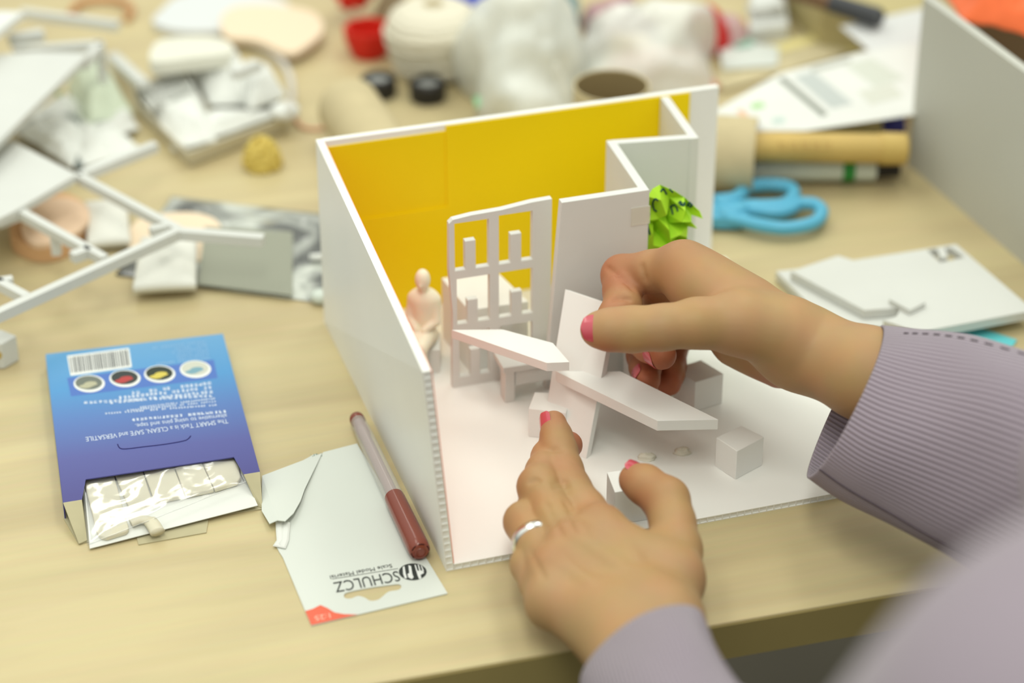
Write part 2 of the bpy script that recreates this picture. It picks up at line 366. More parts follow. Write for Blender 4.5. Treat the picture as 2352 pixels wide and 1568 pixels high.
# ------------------------------------------------------------------ signed-distance surfaces (numpy surface nets)
def smin(a, b, k):
    h = np.clip(.5+.5*(b-a)/k, 0, 1); return b*(1-h)+a*h-k*h*(1-h)
def cone(P, a, b, ra, rb):
    a = np.array(a, float); b = np.array(b, float); ab = b-a; t = np.clip(((P-a)@ab)/(ab@ab+1e-15), 0, 1)
    return np.linalg.norm(P-(a+t[:, None]*ab), axis=1)-(ra+(rb-ra)*t)
def ell(P, c, r):
    q = (P-np.array(c))/np.array(r); l = np.linalg.norm(q, axis=1); return (l-1)*min(r)
def nets(fn, lo, hi, h):
    lo = np.array(lo, float); n = np.ceil((np.array(hi)-lo)/h).astype(int)+1
    ax = [lo[i]+h*np.arange(n[i]) for i in range(3)]; F = np.empty(n, np.float32)
    YZ = np.stack(np.meshgrid(ax[1], ax[2], indexing='ij'), -1).reshape(-1, 2); step = max(1, int(400000/len(YZ)))
    for i in range(0, n[0], step):
        xs = ax[0][i:i+step]; P = np.empty((len(xs), len(YZ), 3)); P[:, :, 0] = xs[:, None]; P[:, :, 1:] = YZ[None]
        F[i:i+step] = fn(P.reshape(-1, 3)).reshape(len(xs), n[1], n[2])
    F[0] = F[-1] = h; F[:, 0] = F[:, -1] = h; F[:, :, 0] = F[:, :, -1] = h
    S = F < 0; c = np.zeros(n-1, int); acc = np.zeros((*(n-1), 3)); cnt = np.zeros(n-1)
    sl = lambda o, ax_: tuple(slice(o[k], n[k]-1+o[k]) for k in range(3))
    for axis in range(3):
        for a in (0, 1):
            for b_ in (0, 1):
                o = [0, 0, 0]; oth = [k for k in range(3) if k != axis]; o[oth[0]] = a; o[oth[1]] = b_; o2 = list(o); o2[axis] = 1
                f0, f1 = F[sl(o, 0)], F[sl(o2, 0)]; m = (f0 < 0) != (f1 < 0); t = np.where(m, f0/np.where(m, f0-f1, 1), 0)
                for k in range(3): acc[..., k] += m*(t if k == axis else o[k])
                cnt += m
    act = cnt > 0; idx = -np.ones(n-1, int); idx[act] = np.arange(act.sum()); ii = np.argwhere(act)
    V = lo+h*(ii+acc[act]/cnt[act][:, None]); Fc = []
    for axis in range(3):
        o = [0, 0, 0]; o[axis] = 1; oth = [k for k in range(3) if k != axis]
        A_ = S[tuple(slice(0, n[k]-1) if k == axis else slice(1, n[k]-1) for k in range(3))]; B_ = S[tuple(slice(1, n[k]) if k == axis else slice(1, n[k]-1) for k in range(3))]
        e = np.argwhere(A_ != B_); q = []
        off = e.copy()
        for d0, d1 in ((0, 0), (1, 0), (1, 1), (0, 1)):
            t = off.copy(); t[:, oth[0]] += d0; t[:, oth[1]] += d1; q.append(idx[t[:, 0], t[:, 1], t[:, 2]])
        Fc.append(np.stack(q, 1))
    Fc = np.vstack(Fc); return V, [tuple(x) for x in Fc if min(x) >= 0]

# seated scale figure
fig = mat('figure_plastic', (.88, .82, .66), .5, .3, sss=.3, ssss=.002)
fo = G(974, 762, 20)
def figure(P0):
    f0 = np.array([-.25, -1., 0]); f0 /= np.linalg.norm(f0); s0 = np.array([-f0[1], f0[0], 0])*-1
    X = lambda s, f, z: fo*[1, 1, 0]+s0*s*.80/1000+f0*f/1000+ZZ*z/1000
    d = cone(P0, X(0, 0, 21), X(0, -1.5, 31), .0052, .005); d = smin(d, cone(P0, X(-4, -1.5, 37), X(4, -1.5, 37), .0042, .0042), .004); d = smin(d, cone(P0, X(0, -1.5, 30), X(0, -1.5, 37), .0055, .0058), .003)
    d = smin(d, cone(P0, X(0, -.5, 40), X(0, 0, 44), .002, .002), .0015)
    hd = np.minimum(ell(P0, X(0, .5, 48.5), (.0036, .0042, .0052)), 1); d = smin(d, hd, .001); d = smin(d, cone(P0, X(0, 4.2, 48), X(0, 4.8, 47.2), .0006, .0008), .0008)
    for s in (-1, 1):
        k = X(s*3.2, 16, 20.5); d = smin(d, cone(P0, X(s*3, 1, 19.5), k, .0046, .0036), .002)
        d = smin(d, smin(cone(P0, k, X(s*3, 15, 12), .0034, .0033), cone(P0, X(s*3, 15, 12), X(s*3, 15, 4.5), .0031, .0021), .002), .001)
        d = smin(d, cone(P0, X(s*3, 14.5, 4.4), X(s*3.6, 20.5, 4.0), .002, .0016), .0015)
        e = X(s*8, 1.5, 27.5); d = smin(d, cone(P0, X(s*6.6, -1.5, 37), e, .0026, .0022), .0015); d = smin(d, cone(P0, e, X(s*2.5, 6.5, 25), .0021, .0016), .001)
    return d
v, f = nets(figure, fo*[1, 1, 0]+[-.022, -.03, .002], fo*[1, 1, 0]+[.022, .016, .057], .0006)
obj('scale_figure', (v, f), fig, smooth=True, label='small cream plastic figure seated by the side wall of the model', cat='figurine')
fb = fo*[1, 1, 0]; obj('foam_stool', box8([A3(fb[0]+a, fb[1]+c, z) for z in (.00302, .0155) for a, c in ((-.0075, -.009), (.0075, -.009), (.0075, .0075), (-.0075, .0075))]), white, label='small white stool under the seated figure', cat='stool', bevel=.0002)

# crumpled green note
grn = mat('lime_paper', rgb(178, 228, 52), .5, .35, sss=.0)
ink = mat('dark_ink', rgb(20, 70, 78), .6, .2)
gp = thing('crumpled_note', 'crumpled lime green note paper with dark handwriting behind the partition', 'paper', M(145, 140, 3))
def vpl(px, py, v):               # photo point on the upright plane at model depth v (mm)
    r = ray(px, py); t = ((M(0, v)-CAMLOC)@VV)/(r@VV); return CAMLOC+r*t
from mathutils.geometry import delaunay_2d_cdt
from mathutils.bvhtree import BVHTree
npx = [(1484, 446, 2), (1499, 433, 0), (1520, 429, -2), (1546, 436, 1), (1574, 455, -1), (1600, 477, 3), (1603, 489, 5), (1588, 493, 0), (1584, 505, 2), (1592, 514, 4), (1580, 520, 0), (1574, 540, 2), (1579, 600, 0), (1577, 680, 0), (1530, 720, 0), (1482, 680, 0), (1474, 610, 1), (1478, 565, 1), (1481, 505, 1),
       (1512, 452, 3), (1541, 458, -2), (1566, 474, 4), (1501, 480, -2), (1523, 484, 4), (1548, 480, -4), (1578, 482, -3), (1513, 503, 0), (1536, 500, -5), (1556, 497, 5), (1562, 512, -6), (1492, 527, 4), (1509, 520, -4), (1527, 516, 5), (1541, 520, -3), (1553, 530, 4), (1512, 541, -6), (1534, 541, 3), (1560, 546, -4), (1497, 558, 2), (1545, 572, 2), (1520, 600, -2), (1550, 650, 2), (1505, 650, 2)]
_k = 19; cdt = delaunay_2d_cdt([Vector((x, y)) for x, y, d in npx], [(i, (i+1) % _k) for i in range(_k)], [list(range(_k))], 1, .01)
nv = [vpl(x, y, 127)-VV*d*.001*1.15 for x, y, d in npx]; zmin = min(p[2] for p in nv)
for i, p in enumerate(nv):        # the lower half runs down to the model floor behind the hand
    y = npx[i][1]; nv[i] = p if y < 600 else np.array([p[0], p[1], .0033+(p[2]-.0033)*max(0, (720-y)/120.)])
nf = [tuple(f) for f in cdt[2]]
o = obj('paper_sheet', (nv, nf), grn, gp); so = o.modifiers.new('thick', 'SOLIDIFY'); so.thickness = .0003
bvh = BVHTree.FromPolygons([Vector(p) for p in nv], nf)
def on_note(pts, r=.42):          # handwriting stroke following the creased sheet
    out = []
    for p in spline([A3(*q, 0) for q in pts], 6):
        h_ = bvh.ray_cast(Vector(CAMLOC), Vector(ray(p[0], p[1])).normalized())
        if h_[0] is not None: out.append(np.array(h_[0])-VV*.0003)
    return tube(out, r, 6) if len(out) > 2 else (np.zeros((3, 3))+nv[0], [(0, 1, 2)])
st = [[(1517, 439), (1523, 433), (1527, 440), (1530, 446)], [(1535, 432), (1540, 436), (1545, 441)], [(1510, 460), (1505, 456), (1500, 462), (1499, 470), (1502, 480), (1508, 485)], [(1492, 489), (1490, 494), (1488, 500)], [(1487, 508), (1489, 525), (1492, 538)],
      [(1545, 492), (1542, 478), (1540, 474), (1549, 470), (1554, 476), (1556, 485)], [(1558, 467), (1562, 462), (1566, 468), (1561, 469), (1570, 471), (1571, 464)], [(1578, 472), (1584, 463), (1590, 468), (1586, 474), (1580, 470)], [(1582, 460), (1590, 466), (1597, 474)]]
obj('handwriting', join(*[on_note(q) for q in st]), ink, gp)
# ------------------------------------------------------------------ the person
skin = mat('skin', rgb(206, 165, 122), .5, .35, sss=.12, sssr=(1, .4, .22), ssss=.004, bump=(700, .10, .0003))
n, L, b = nodes(skin)
at = n.new('ShaderNodeAttribute'); at.attribute_name = 'flush'
mx = n.new('ShaderNodeMix'); mx.data_type = 'RGBA'; mx.inputs[6].default_value = rgb(184, 147, 103); mx.inputs[7].default_value = rgb(176, 96, 70)
L.new(at.outputs['Fac'], mx.inputs[0])
nz = n.new('ShaderNodeTexNoise'); nz.inputs['Scale'].default_value = 60; nz.inputs['Detail'].default_value = 3
m2 = n.new('ShaderNodeMix'); m2.data_type = 'RGBA'; m2.blend_type = 'MULTIPLY'; m2.inputs[0].default_value = .22
tc = n.new('ShaderNodeTexCoord'); L.new(tc.outputs['Object'], nz.inputs['Vector']); L.new(mx.outputs[2], m2.inputs[6]); L.new(nz.outputs['Color'], m2.inputs[7]); L.new(m2.outputs[2], b.inputs['Base Color'])
nailm = mat('pink_nail', rgb(196, 78, 92), .22, .5, coat=.6)

mm = .001
def chain(P, pts, rad, k=.0025):
    d = None
    for i in range(len(pts)-1):
        c = cone(P, pts[i], pts[i+1], rad[i]*mm, rad[i+1]*mm); d = c if d is None else smin(d, c, k)
    return d
def finger(mcp, pip, dip, tip, r, base=None):       # radii list: mcp, pip, dip, tip ; slimmer between the joints
    mcp, pip, dip, tip = map(lambda q: np.array(q, float), (mcp, pip, dip, tip))
    pts = [mcp, (mcp+pip)/2, pip, (pip+dip)/2, dip, (dip+tip)/2, tip]
    rad = [r[0], (r[0]+r[1])/2-.5, r[1], (r[1]+r[2])/2-.45, r[2], (r[2]+r[3])/2+.15, r[3]]
    return pts, rad
# right hand (thumb towards the camera), every joint as photo position + distance
RT = dict(
 thumb=([D(1372, 757, 1.012), D(1400, 757, 1.011), D(1452, 756, 1.010), D(1520, 752, 1.010), D(1600, 742, 1.012), D(1700, 742, 1.018), D(1800, 765, 1.022)], [7.3, 8.5, 9.2, 9.2, 10.2, 13.5, 15.5]),
 index=finger(D(1568, 614, 1.052), D(1428, 632, 1.072), D(1430, 705, 1.056), D(1400, 752, 1.046), [10.5, 9.0, 8.4, 7.2]),
 middle=finger(D(1585, 655, 1.073), D(1478, 660, 1.100), D(1462, 772, 1.083), D(1520, 815, 1.060), [10.2, 8.8, 7.8, 6.6]),
 ring=finger(D(1605, 700, 1.092), D(1492, 720, 1.112), D(1478, 815, 1.096), D(1486, 872, 1.078), [9.8, 8.4, 7.6, 6.2]),
 pinky=finger(D(1630, 745, 1.108), D(1548, 765, 1.118), D(1540, 838, 1.106), D(1536, 880, 1.092), [9.0, 7.6, 7.0, 5.8]))
RW = D(1835, 796, 1.030); RW2 = D(1850, 800, 1.052); RC = D(1985, 856, 1.012); RC2 = D(1990, 858, 1.030); RE = D(2420, 1010, .96)
CR = {'right': [], 'left': []}
def march(fn, px, py, t0_=.85):   # where the line of sight meets the skin
    r = ray(px, py); L_ = np.linalg.norm(r); t = t0_
    for _ in range(70):
        d = float(fn((CAMLOC+r*t)[None])[0]); t += d/L_
        if d < 2e-5: break
    return CAMLOC+r*t
def crease(fn, hand, pts, rad):
    S_ = [march(fn, p[0], p[1]) for p in spline([A3(*q, 0) for q in pts], 3)]; out = [S_[0]]
    for p in S_[1:]:
        if np.linalg.norm(p-out[-1]) < .012: out.append(p)
    CR[hand].append((out, rad))
def right_hand(P):
    T_ = RT['thumb']; palm = None
    for nm, wq, r in (('index', RW, 11.5), ('middle', RW, 11.5), ('ring', RW2, 11.5), ('pinky', RW2, 11)):
        m_ = RT[nm][0][0]; c = cone(P, wq, m_, r*mm+.002, RT[nm][1][0]*mm+.0012); palm = c if palm is None else smin(palm, c, .010)
    palm = smin(palm, cone(P, D(1710, 712, 1.045), D(1600, 650, 1.05), .012, .0115), .010)
    palm = smin(palm, cone(P, D(1700, 720, 1.030), D(1620, 665, 1.040), .012, .009), .012)      # thumb web
    palm = smin(palm, cone(P, D(1700, 780, 1.075), D(1790, 850, 1.072), .012, .0075), .010)      # heel of the hand
    fore = smin(cone(P, RW, RC, .0148, .0175), cone(P, RW2, RC2, .0142, .0170), .008)
    fore = smin(fore, smin(cone(P, RC, RE, .0172, .026), cone(P, RC2, RE, .0168, .026), .008), .01)
    palm = smin(palm, fore, .014)
    th = chain(P, *T_, k=.004); out = smin(palm, th, .007)
    for nm in ('index', 'middle', 'ring', 'pinky'):
        f_ = chain(P, *RT[nm]); out = smin(out, smin(f_, palm, .004), .0007)
    for q_, r_ in CR['right']: out = -smin(-out, chain(P, q_, [r_]*len(q_)), .0011)
    return out
# left hand, seen on its back
LT = dict(
 thumb=([D(1457, 1101, 1.002), D(1480, 1112, .998), D(1530, 1148, .990), D(1545, 1200, .982), D(1552, 1262, .972), D(1545, 1330, .958), D(1520, 1410, .944)], [6.6, 7.9, 9.2, 8.9, 10.2, 12.5, 13.5]),
 index=finger(D(1378, 1225, .978), D(1305, 1125, 1.008), D(1284, 1035, 1.026), D(1272, 972, 1.036), [10.3, 9.6, 7.6, 5.6]),
 middle=finger(D(1310, 1265, .968), D(1238, 1118, 1.004), D(1262, 1050, 1.030), D(1306, 1022, 1.046), [10.2, 8.9, 7.6, 6.2]),
 ring=finger(D(1272, 1325, .958), D(1204, 1198, .992), D(1250, 1150, 1.018), D(1290, 1140, 1.036), [9.8, 8.3, 7.4, 6.2]),
 pinky=finger(D(1266, 1390, .948), D(1214, 1296, .972), D(1250, 1250, .994), D(1280, 1235, 1.010), [9.0, 7.2, 6.6, 5.6]))
LW = D(1512, 1430, .934); LW2 = D(1420, 1452, .930); LC = D(1540, 1530, .912); LC2 = D(1470, 1560, .908); LE = D(1720, 1990, .76)
def left_hand(P):
    palm = None
    for nm, wq, r in (('index', LW, 12.5), ('middle', LW, 12), ('ring', LW2, 12), ('pinky', LW2, 11)):
        m_ = LT[nm][0][0]; c = cone(P, wq, m_, r*mm, LT[nm][1][0]*mm); palm = c if palm is None else smin(palm, c, .010)
    palm = smin(palm, cone(P, D(1490, 1290, .962), D(1440, 1270, .966), .0105, .0095), .012)     # web
    fore = smin(cone(P, LW, LC, .0145, .0155), cone(P, LW2, LC2, .0135, .015), .010)
    fore = smin(fore, smin(cone(P, LC, LE, .0155, .024), cone(P, LC2, LE, .015, .024), .008), .01)
    palm = smin(palm, fore, .014)
    for nm in ('index', 'middle', 'ring', 'pinky'): palm = smin(palm, ell(P, LT[nm][0][0]+A3(0, 0, .0032), (.0085, .0085, .0085)), .006)      # knuckles
    for nm, q in (('index', LW), ('middle', LW), ('ring', LW2)):        # extensor tendons
        a = LT[nm][0][0]+A3(0, 0, .0082); e = q*.6+LT[nm][0][0]*.4+A3(0, 0, .0115); palm = smin(palm, cone(P, a, e, .0026, .0018), .0035)
    th = chain(P, *LT['thumb'], k=.004); out = smin(palm, th, .008)
    for nm in ('index', 'middle', 'ring', 'pinky'):
        f_ = chain(P, *LT[nm]); out = smin(out, smin(f_, palm, .003), .0006)
    for q_, r_ in CR['left']: out = -smin(-out, chain(P, q_, [r_]*len(q_)), .0014)
    return out
def bbox(T_, extra, pad=.018):
    P = np.array([p for k in T_.values() for p in k[0]]+list(extra)); return P.min(0)-pad, P.max(0)+pad
_cr = [('right', [(1390, 612), (1415, 628), (1440, 650), (1458, 668)], .45), ('right', [(1400, 690), (1425, 684), (1448, 688)], .35), ('right', [(1474, 606), (1477, 625), (1484, 648)], .3),
       ('left', [(1268, 1112), (1285, 1105), (1303, 1108)], .18), ('left', [(1270, 1122), (1288, 1116), (1306, 1120)], .15), ('left', [(1216, 1108), (1228, 1102), (1242, 1106)], .15),
       ('left', [(1262, 1036), (1276, 1031), (1292, 1036)], .12), ('left', [(1298, 1150), (1318, 1190), (1334, 1226)], .5), ('left', [(1252, 1150), (1276, 1200), (1296, 1238)], .2), ('left', [(1216, 1262), (1236, 1300), (1252, 1330)], .3)]
for h_, q_, r_ in list(_cr):
    fn_ = right_hand if h_ == 'right' else left_hand; keep_ = CR[h_]; CR[h_] = []; crease(fn_, h_, q_, r_); CR[h_] = keep_+CR[h_]
lo, hi = bbox(RT, [RW, RC, D(2080, 880, 1.0)]); vr, fr = nets(right_hand, lo, hi, .00105)
lo, hi = bbox(LT, [LW, LC, LC2, D(1560, 1640, .89)]); vl, fl_ = nets(left_hand, lo, hi, .00105)
SL = A3(.128, -.600, .250); SR = A3(.46, -.46, .27); HIP = A3(.34, -.62, -.28); NK = (SL+SR)/2+A3(-.01, -.02, .06)
ER = D(2700, 1190, .90); EL = A3(.085, -.455, .045)
def arms(P, g=0.):
    d = chain(P, [RE, ER], [26+g, 36+g]); d = smin(d, cone(P, ER, SR, .036+g*mm, .047+g*mm), .02)
    l = chain(P, [D(1580, 1640, .885), LE, EL], [20+g, 28+g, 36+g]); l = smin(l, cone(P, EL, SL, .036+g*mm, .047+g*mm), .02)
    if g == 0: d = smin(d, cone(P, RC, RE, .016, .026), .01)
    t = smin(cone(P, (SL+SR)/2+A3(0, 0, -.05), HIP, .10+g*mm, .12+g*mm), cone(P, SL+A3(.04, .02, -.01), SR-A3(.04, .02, .01), .05+g*mm, .05+g*mm), .08)
    return np.minimum(smin(d, t, .04), smin(l, t, .04))
def body(P):
    d = arms(P); nk = cone(P, NK-A3(0, 0, .05), NK+A3(-.02, .03, .10), .052, .05); d = smin(d, nk, .03)
    hc = NK+A3(-.03, .06, .19); h = ell(P, hc, (.075, .09, .105)); h = smin(h, cone(P, hc+A3(-.03, .07, -.06), hc+A3(-.02, .05, -.08), .02, .025), .03)
    h = smin(h, cone(P, hc+A3(-.035, .088, .0), hc+A3(-.042, .102, -.03), .007, .010), .01); return smin(d, h, .02)
bl = np.minimum.reduce([SL, SR, HIP, EL, RC])-.16; bh = np.maximum.reduce([SL, SR, HIP, ER, RC, NK+A3(0, 0, .3)])+.15
vb, fb_ = nets(body, bl, bh, .010)
pe = thing('person', 'person in a lilac ribbed knit top reaching in from the right with both hands', 'person', HIP*[1, 1, 0]+A3(0, 0, -.40))
V_, F_ = join((vr, fr), (vl, fl_), (vb, fb_))
bo_ = obj('body', (V_, F_), skin, pe, smooth=True)
fls = np.zeros(len(V_)); nh = len(vr)+len(vl)
spots = [(RT['index'][0][3], 14, .9), (RT['index'][0][2], 16, .8), (RT['index'][0][5], 12, .8), (RT['middle'][0][2], 18, 1), (RT['middle'][0][4], 16, 1), (RT['middle'][0][6], 14, 1), (RT['ring'][0][4], 16, 1.), (RT['ring'][0][6], 14, 1), (RT['pinky'][0][4], 16, 1), (RT['pinky'][0][6], 14, 1),
         (RT['index'][0][0], 16, .5), (D(1790, 860, 1.07), 12, .9), (D(1395, 800, 1.008), 6, .5),
         (LT['index'][0][0]+A3(0, 0, .008), 7, .45), (LT['middle'][0][0]+A3(0, 0, .008), 7, .4), (LT['ring'][0][0]+A3(0, 0, .008), 7, .3), (LT['index'][0][2], 9, .4), (LT['middle'][0][6], 10, 1), (LT['thumb'][0][0], 12, .5), (LT['thumb'][0][2]-A3(.006, 0, 0), 12, .45), (LT['index'][0][6], 9, .6)]
Vh = V_[:nh]; acc = np.zeros(nh)
for c, r, a in spots: acc = np.maximum(acc, a*np.exp(-(np.linalg.norm(Vh-c, axis=1)/(r*mm))**2))
fls[:nh] = acc
ca = bo_.data.attributes.new('flush', 'FLOAT', 'POINT'); ca.data.foreach_set('value', fls)
sm = bo_.modifiers.new('soften', 'SMOOTH'); sm.factor = .5; sm.iterations = 3
# fingernails
def nail(name, c, d, nrm, Wd, Ld, R, lab=None):
    d = np.array(d)/np.linalg.norm(d); nrm = np.array(nrm, float); nrm -= d*(nrm@d); nrm /= np.linalg.norm(nrm); s = np.cross(d, nrm); V = []; Fc = []; n_ = 12; m_ = 12
    for k, off in ((0, .35), (1, -.5)):
        for j in range(m_+1):
            t = j/m_; wl_ = math.sqrt(max(0, 1-(abs(2*t-1))**3.2)) if t < .5 else math.sqrt(max(0.0, 1-(2*t-1)**4)); a = Wd/2/R*max(.12, wl_)
            for i in range(n_+1):
                ph = a*(2*i/n_-1); rr = R+off-.5*(t-.3)**2*2; V.append(np.array(c)+d*(t-.5)*Ld*mm+s*math.sin(ph)*rr*mm+nrm*math.cos(ph)*rr*mm)
    q = (n_+1)*(m_+1)
    for j in range(m_):
        for i in range(n_):
            a = j*(n_+1)+i; x = (a, a+1, a+n_+2, a+n_+1); Fc.append(x); Fc.append(tuple(y+q for y in reversed(x)))
    return obj('fingernail', (V, Fc), nailm, pe, smooth=True)
def fdir(F_): return F_[0][-1]-F_[0][-3]
tow = lambda p: (CAMLOC-p)/np.linalg.norm(CAMLOC-p)
tp = RT['thumb'][0]; nail('n', tp[0]*.9+tp[1]*.1, tp[0]-tp[2], tow(tp[0])+A3(0, 0, .15), 12.5, 13.5, 7.6)
tp = RT['middle'][0]; nail('n', tp[6]*.8+tp[5]*.2, tp[6]-tp[4], tow(tp[6])+A3(0.1, 0, -.5), 10.5, 11, 6.5)
tp = RT['ring'][0]; nail('n', tp[6]*.8+tp[5]*.2, tp[6]-tp[4], tow(tp[6])*.8+A3(-1.2, 0, .0), 9.5, 10, 6.3)
tp = LT['thumb'][0]; nail('n', tp[0]*.85+tp[1]*.15, tp[0]-tp[2], A3(.25, .2, 1), 11.5, 12, 6.9)
tp = LT['index'][0]; nail('n', tp[6]*.9+tp[5]*.1, tp[6]-tp[4], A3(-1, .1, .55), 9.5, 9.5, 5.9)
# ring on the ring finger
silver = mat('silver', (.82, .82, .80), .18, .6, metal=1)
r0 = LT['ring'][0][0]*.38+LT['ring'][0][2]*.62; rd = LT['ring'][0][2]-LT['ring'][0][0]; rd /= np.linalg.norm(rd)
obj('finger_ring', lathe([(0, 8.6), (.05, 9.5), (.5, 9.9), (.95, 9.5), (1, 8.6), (.5, 8.3), (0, 8.6)], r0-rd*.0023, r0+rd*.0023, 40, cap=False), silver, pe, smooth=True, label='silver band on the ring finger')
# lilac knit top
knit = mat('lilac_knit', rgb(176, 164, 176), .85, .15, sheen=.25)
n, L, b = nodes(knit); uvn = n.new('ShaderNodeUVMap'); sx = n.new('ShaderNodeSeparateXYZ'); L.new(uvn.outputs[0], sx.inputs[0])
wv = n.new('ShaderNodeMath'); wv.operation = 'SINE'; ml = n.new('ShaderNodeMath'); ml.operation = 'MULTIPLY'; ml.inputs[1].default_value = 2*math.pi
L.new(sx.outputs[0], ml.inputs[0]); L.new(ml.outputs[0], wv.inputs[0])
cr = n.new('ShaderNodeMix'); cr.data_type = 'RGBA'; cr.inputs[6].default_value = rgb(144, 132, 145); cr.inputs[7].default_value = rgb(166, 154, 166)
mr = n.new('ShaderNodeMapRange'); mr.inputs[1].default_value = -1; L.new(wv.outputs[0], mr.inputs[0]); L.new(mr.outputs[0], cr.inputs[0]); L.new(cr.outputs[2], b.inputs['Base Color'])
bp = n.new('ShaderNodeBump'); bp.inputs['Strength'].default_value = .55; bp.inputs['Distance'].default_value = .0009; L.new(wv.outputs[0], bp.inputs['Height']); L.new(bp.outputs[0], b.inputs['Normal'])
knit2 = mat('lilac_knit_body', rgb(152, 141, 152), .9, .1, sheen=.25, bump=(300, .2, .001))
def sleeve(rings, ribs, seg=96, thick=1.3):      # rings: (centre, axis_a world vec mm, axis_b world vec mm)
    V = []; Fc = []; UV = []; R_ = []
    # resample
    cs = spline([r[0] for r in rings], 8); aa = spline([r[1] for r in rings], 8); bb = spline([r[2] for r in rings], 8); m = len(cs)
    L_ = 0
    for j in range(m):
        if j: L_ += np.linalg.norm(cs[j]-cs[j-1])
        for i in range(seg+1):
            t = 2*math.pi*i/seg; wob = 1+.02*math.sin(3*t+L_*60)+.012*math.sin(5*t-L_*90)
            V.append(cs[j]+(aa[j]*math.cos(t)+bb[j]*math.sin(t))*mm*wob); UV.append((ribs*i/seg, L_*10))
    k = len(V)
    for j in range(m):                            # inner face
        for i in range(seg+1):
            p = V[j*(seg+1)+i]; V.append(cs[j]+(p-cs[j])*(1-thick/np.linalg.norm((p-cs[j])*1000))); UV.append(UV[j*(seg+1)+i])
    w_ = seg+1
    for j in range(m-1):
        for i in range(seg):
            a = j*w_+i; x = (a, a+1, a+w_+1, a+w_); Fc += [x, tuple(y+k for y in reversed(x))]
    for i in range(seg): Fc += [(i+1, i, i+k, i+1+k), ((m-1)*w_+i, (m-1)*w_+i+1, (m-1)*w_+i+1+k, (m-1)*w_+i+k)]
    return (V, Fc), UV
def ringpx(a, b_, dep, depth_r):                  # ring whose silhouette ends show at photo points a and b_
    pa, pb = D(*a, dep), D(*b_, dep); c = (pa+pb)/2; v = (pa-c)*1000; w_ = c-CAMLOC; w_ /= np.linalg.norm(w_); return (c, v, w_*depth_r)
R1 = [ringpx((2030, 748), (1858, 1098), 1.004, 30), ringpx((2075, 752), (1935, 1152), .998, 32), ringpx((2170, 765), (2070, 1220), .988, 36), ringpx((2300, 785), (2230, 1305), .972, 41), ringpx((2480, 830), (2400, 1400), .95, 46), ringpx((2700, 900), (2600, 1520), .915, 50)]
for i_ in (0, 1, 2):              # the opening is turned slightly towards the camera
    k_ = (1, .7, .35)[i_]; R1[i_] = (R1[i_][0], R1[i_][1], R1[i_][2]+(-_rt*24-_up*(-8))*k_/FPX*1000)
g_, uv_ = sleeve(R1, 108); _nr = np.array(g_[0]); _m = 97
def seam(ang, j0, j1, r):
    i = ang/(2*math.pi)*96; a = int(i); return tube([_nr[j*_m+a]*(1-(i-a))+_nr[j*_m+a+1]*(i-a) for j in range(j0, j1)], r, 5)
obj('seam', seam(math.pi+.52, 0, 38, .45), mat('seam_dark', rgb(70, 60, 66), .9, .1), pe)
obj('stitching', join(*[seam(2*math.pi-.35, j, j+2, .5) for j in range(8, 38, 2)]), MATS['seam_dark'], pe, label='row of dark stitches along the cuff')
obj('sleeve', g_, knit, pe, smooth=True, uvs=uv_, label='wide ribbed cuff of the upper hand')
sg = []
for t in np.linspace(0, 1, 30):                   # turned hem seams
    pass
def ringup(a, b_, dep, near, uppx):
    c, v, w_ = ringpx(a, b_, dep, 1); up3 = _up*uppx/FPX*dep*1000; return (c, v, -w_*near+up3)
R2 = [ringup((1333, 1580), (1616, 1440), .914, 25, 98), ringup((1345, 1650), (1655, 1510), .882, 27, 95), ringup((1380, 1780), (1725, 1630), .842, 30, 92), ringup((1430, 1930), (1860, 1800), .795, 34, 95), ringup((1480, 2150), (2000, 2050), .74, 38, 100)]
g_, uv_ = sleeve(R2, 104); obj('sleeve', g_, knit, pe, smooth=True, uvs=uv_, label='ribbed cuff of the lower hand')
def top(P):
    d = arms(P, 9.); cut = (P[:, 2]-(NK[2]+.0)); return np.maximum(d, cut)
def topc(P):
    d = top(P); return d
lo = np.minimum.reduce([SL, SR, HIP, EL])-.16; hi = np.maximum.reduce([SL, SR, HIP, ER, NK])+.15
vt, ft = nets(topc, lo, hi, .008)
keep = [i for i, p in enumerate(vt)]
# leave the cuff region to the ribbed sleeves
cR = D(2560, 1080, .935); cL = LE
ok = (np.linalg.norm(vt-RE, axis=1) > .03) & (np.linalg.norm(vt-D(1580, 1640, .885), axis=1) > .05) & ~((np.abs((vt-D(1580, 1640, .885))@((LE-D(1580, 1640, .885))/np.linalg.norm(LE-D(1580, 1640, .885)))) < .04) & (vt[:, 1] > -.42) & (np.linalg.norm(vt-D(1580, 1640, .885), axis=1) < .09))
ft2 = [f for f in ft if all(ok[i] for i in f)]
kt = obj('knit_top', (vt, ft2), knit2, pe, smooth=True); s_ = kt.modifiers.new('soften', 'SMOOTH'); s_.factor = .5; s_.iterations = 6
hair = mat('dark_hair', rgb(38, 28, 24), .5, .4)
hc = NK+A3(-.03, .06, .19)
def hairf(P):
    h = ell(P, hc+A3(.006, -.022, .016), (.086, .094, .108)); h = smin(h, cone(P, hc+A3(.01, -.06, -.02), hc+A3(.02, -.07, -.16), .07, .05), .03)
    return np.maximum(h, -(ell(P, hc+A3(-.04, .115, -.035), (.075, .08, .115))))
vh_, fh_ = nets(hairf, hc-.3, hc+.2, .008); obj('hair', (vh_, fh_), hair, pe, smooth=True)
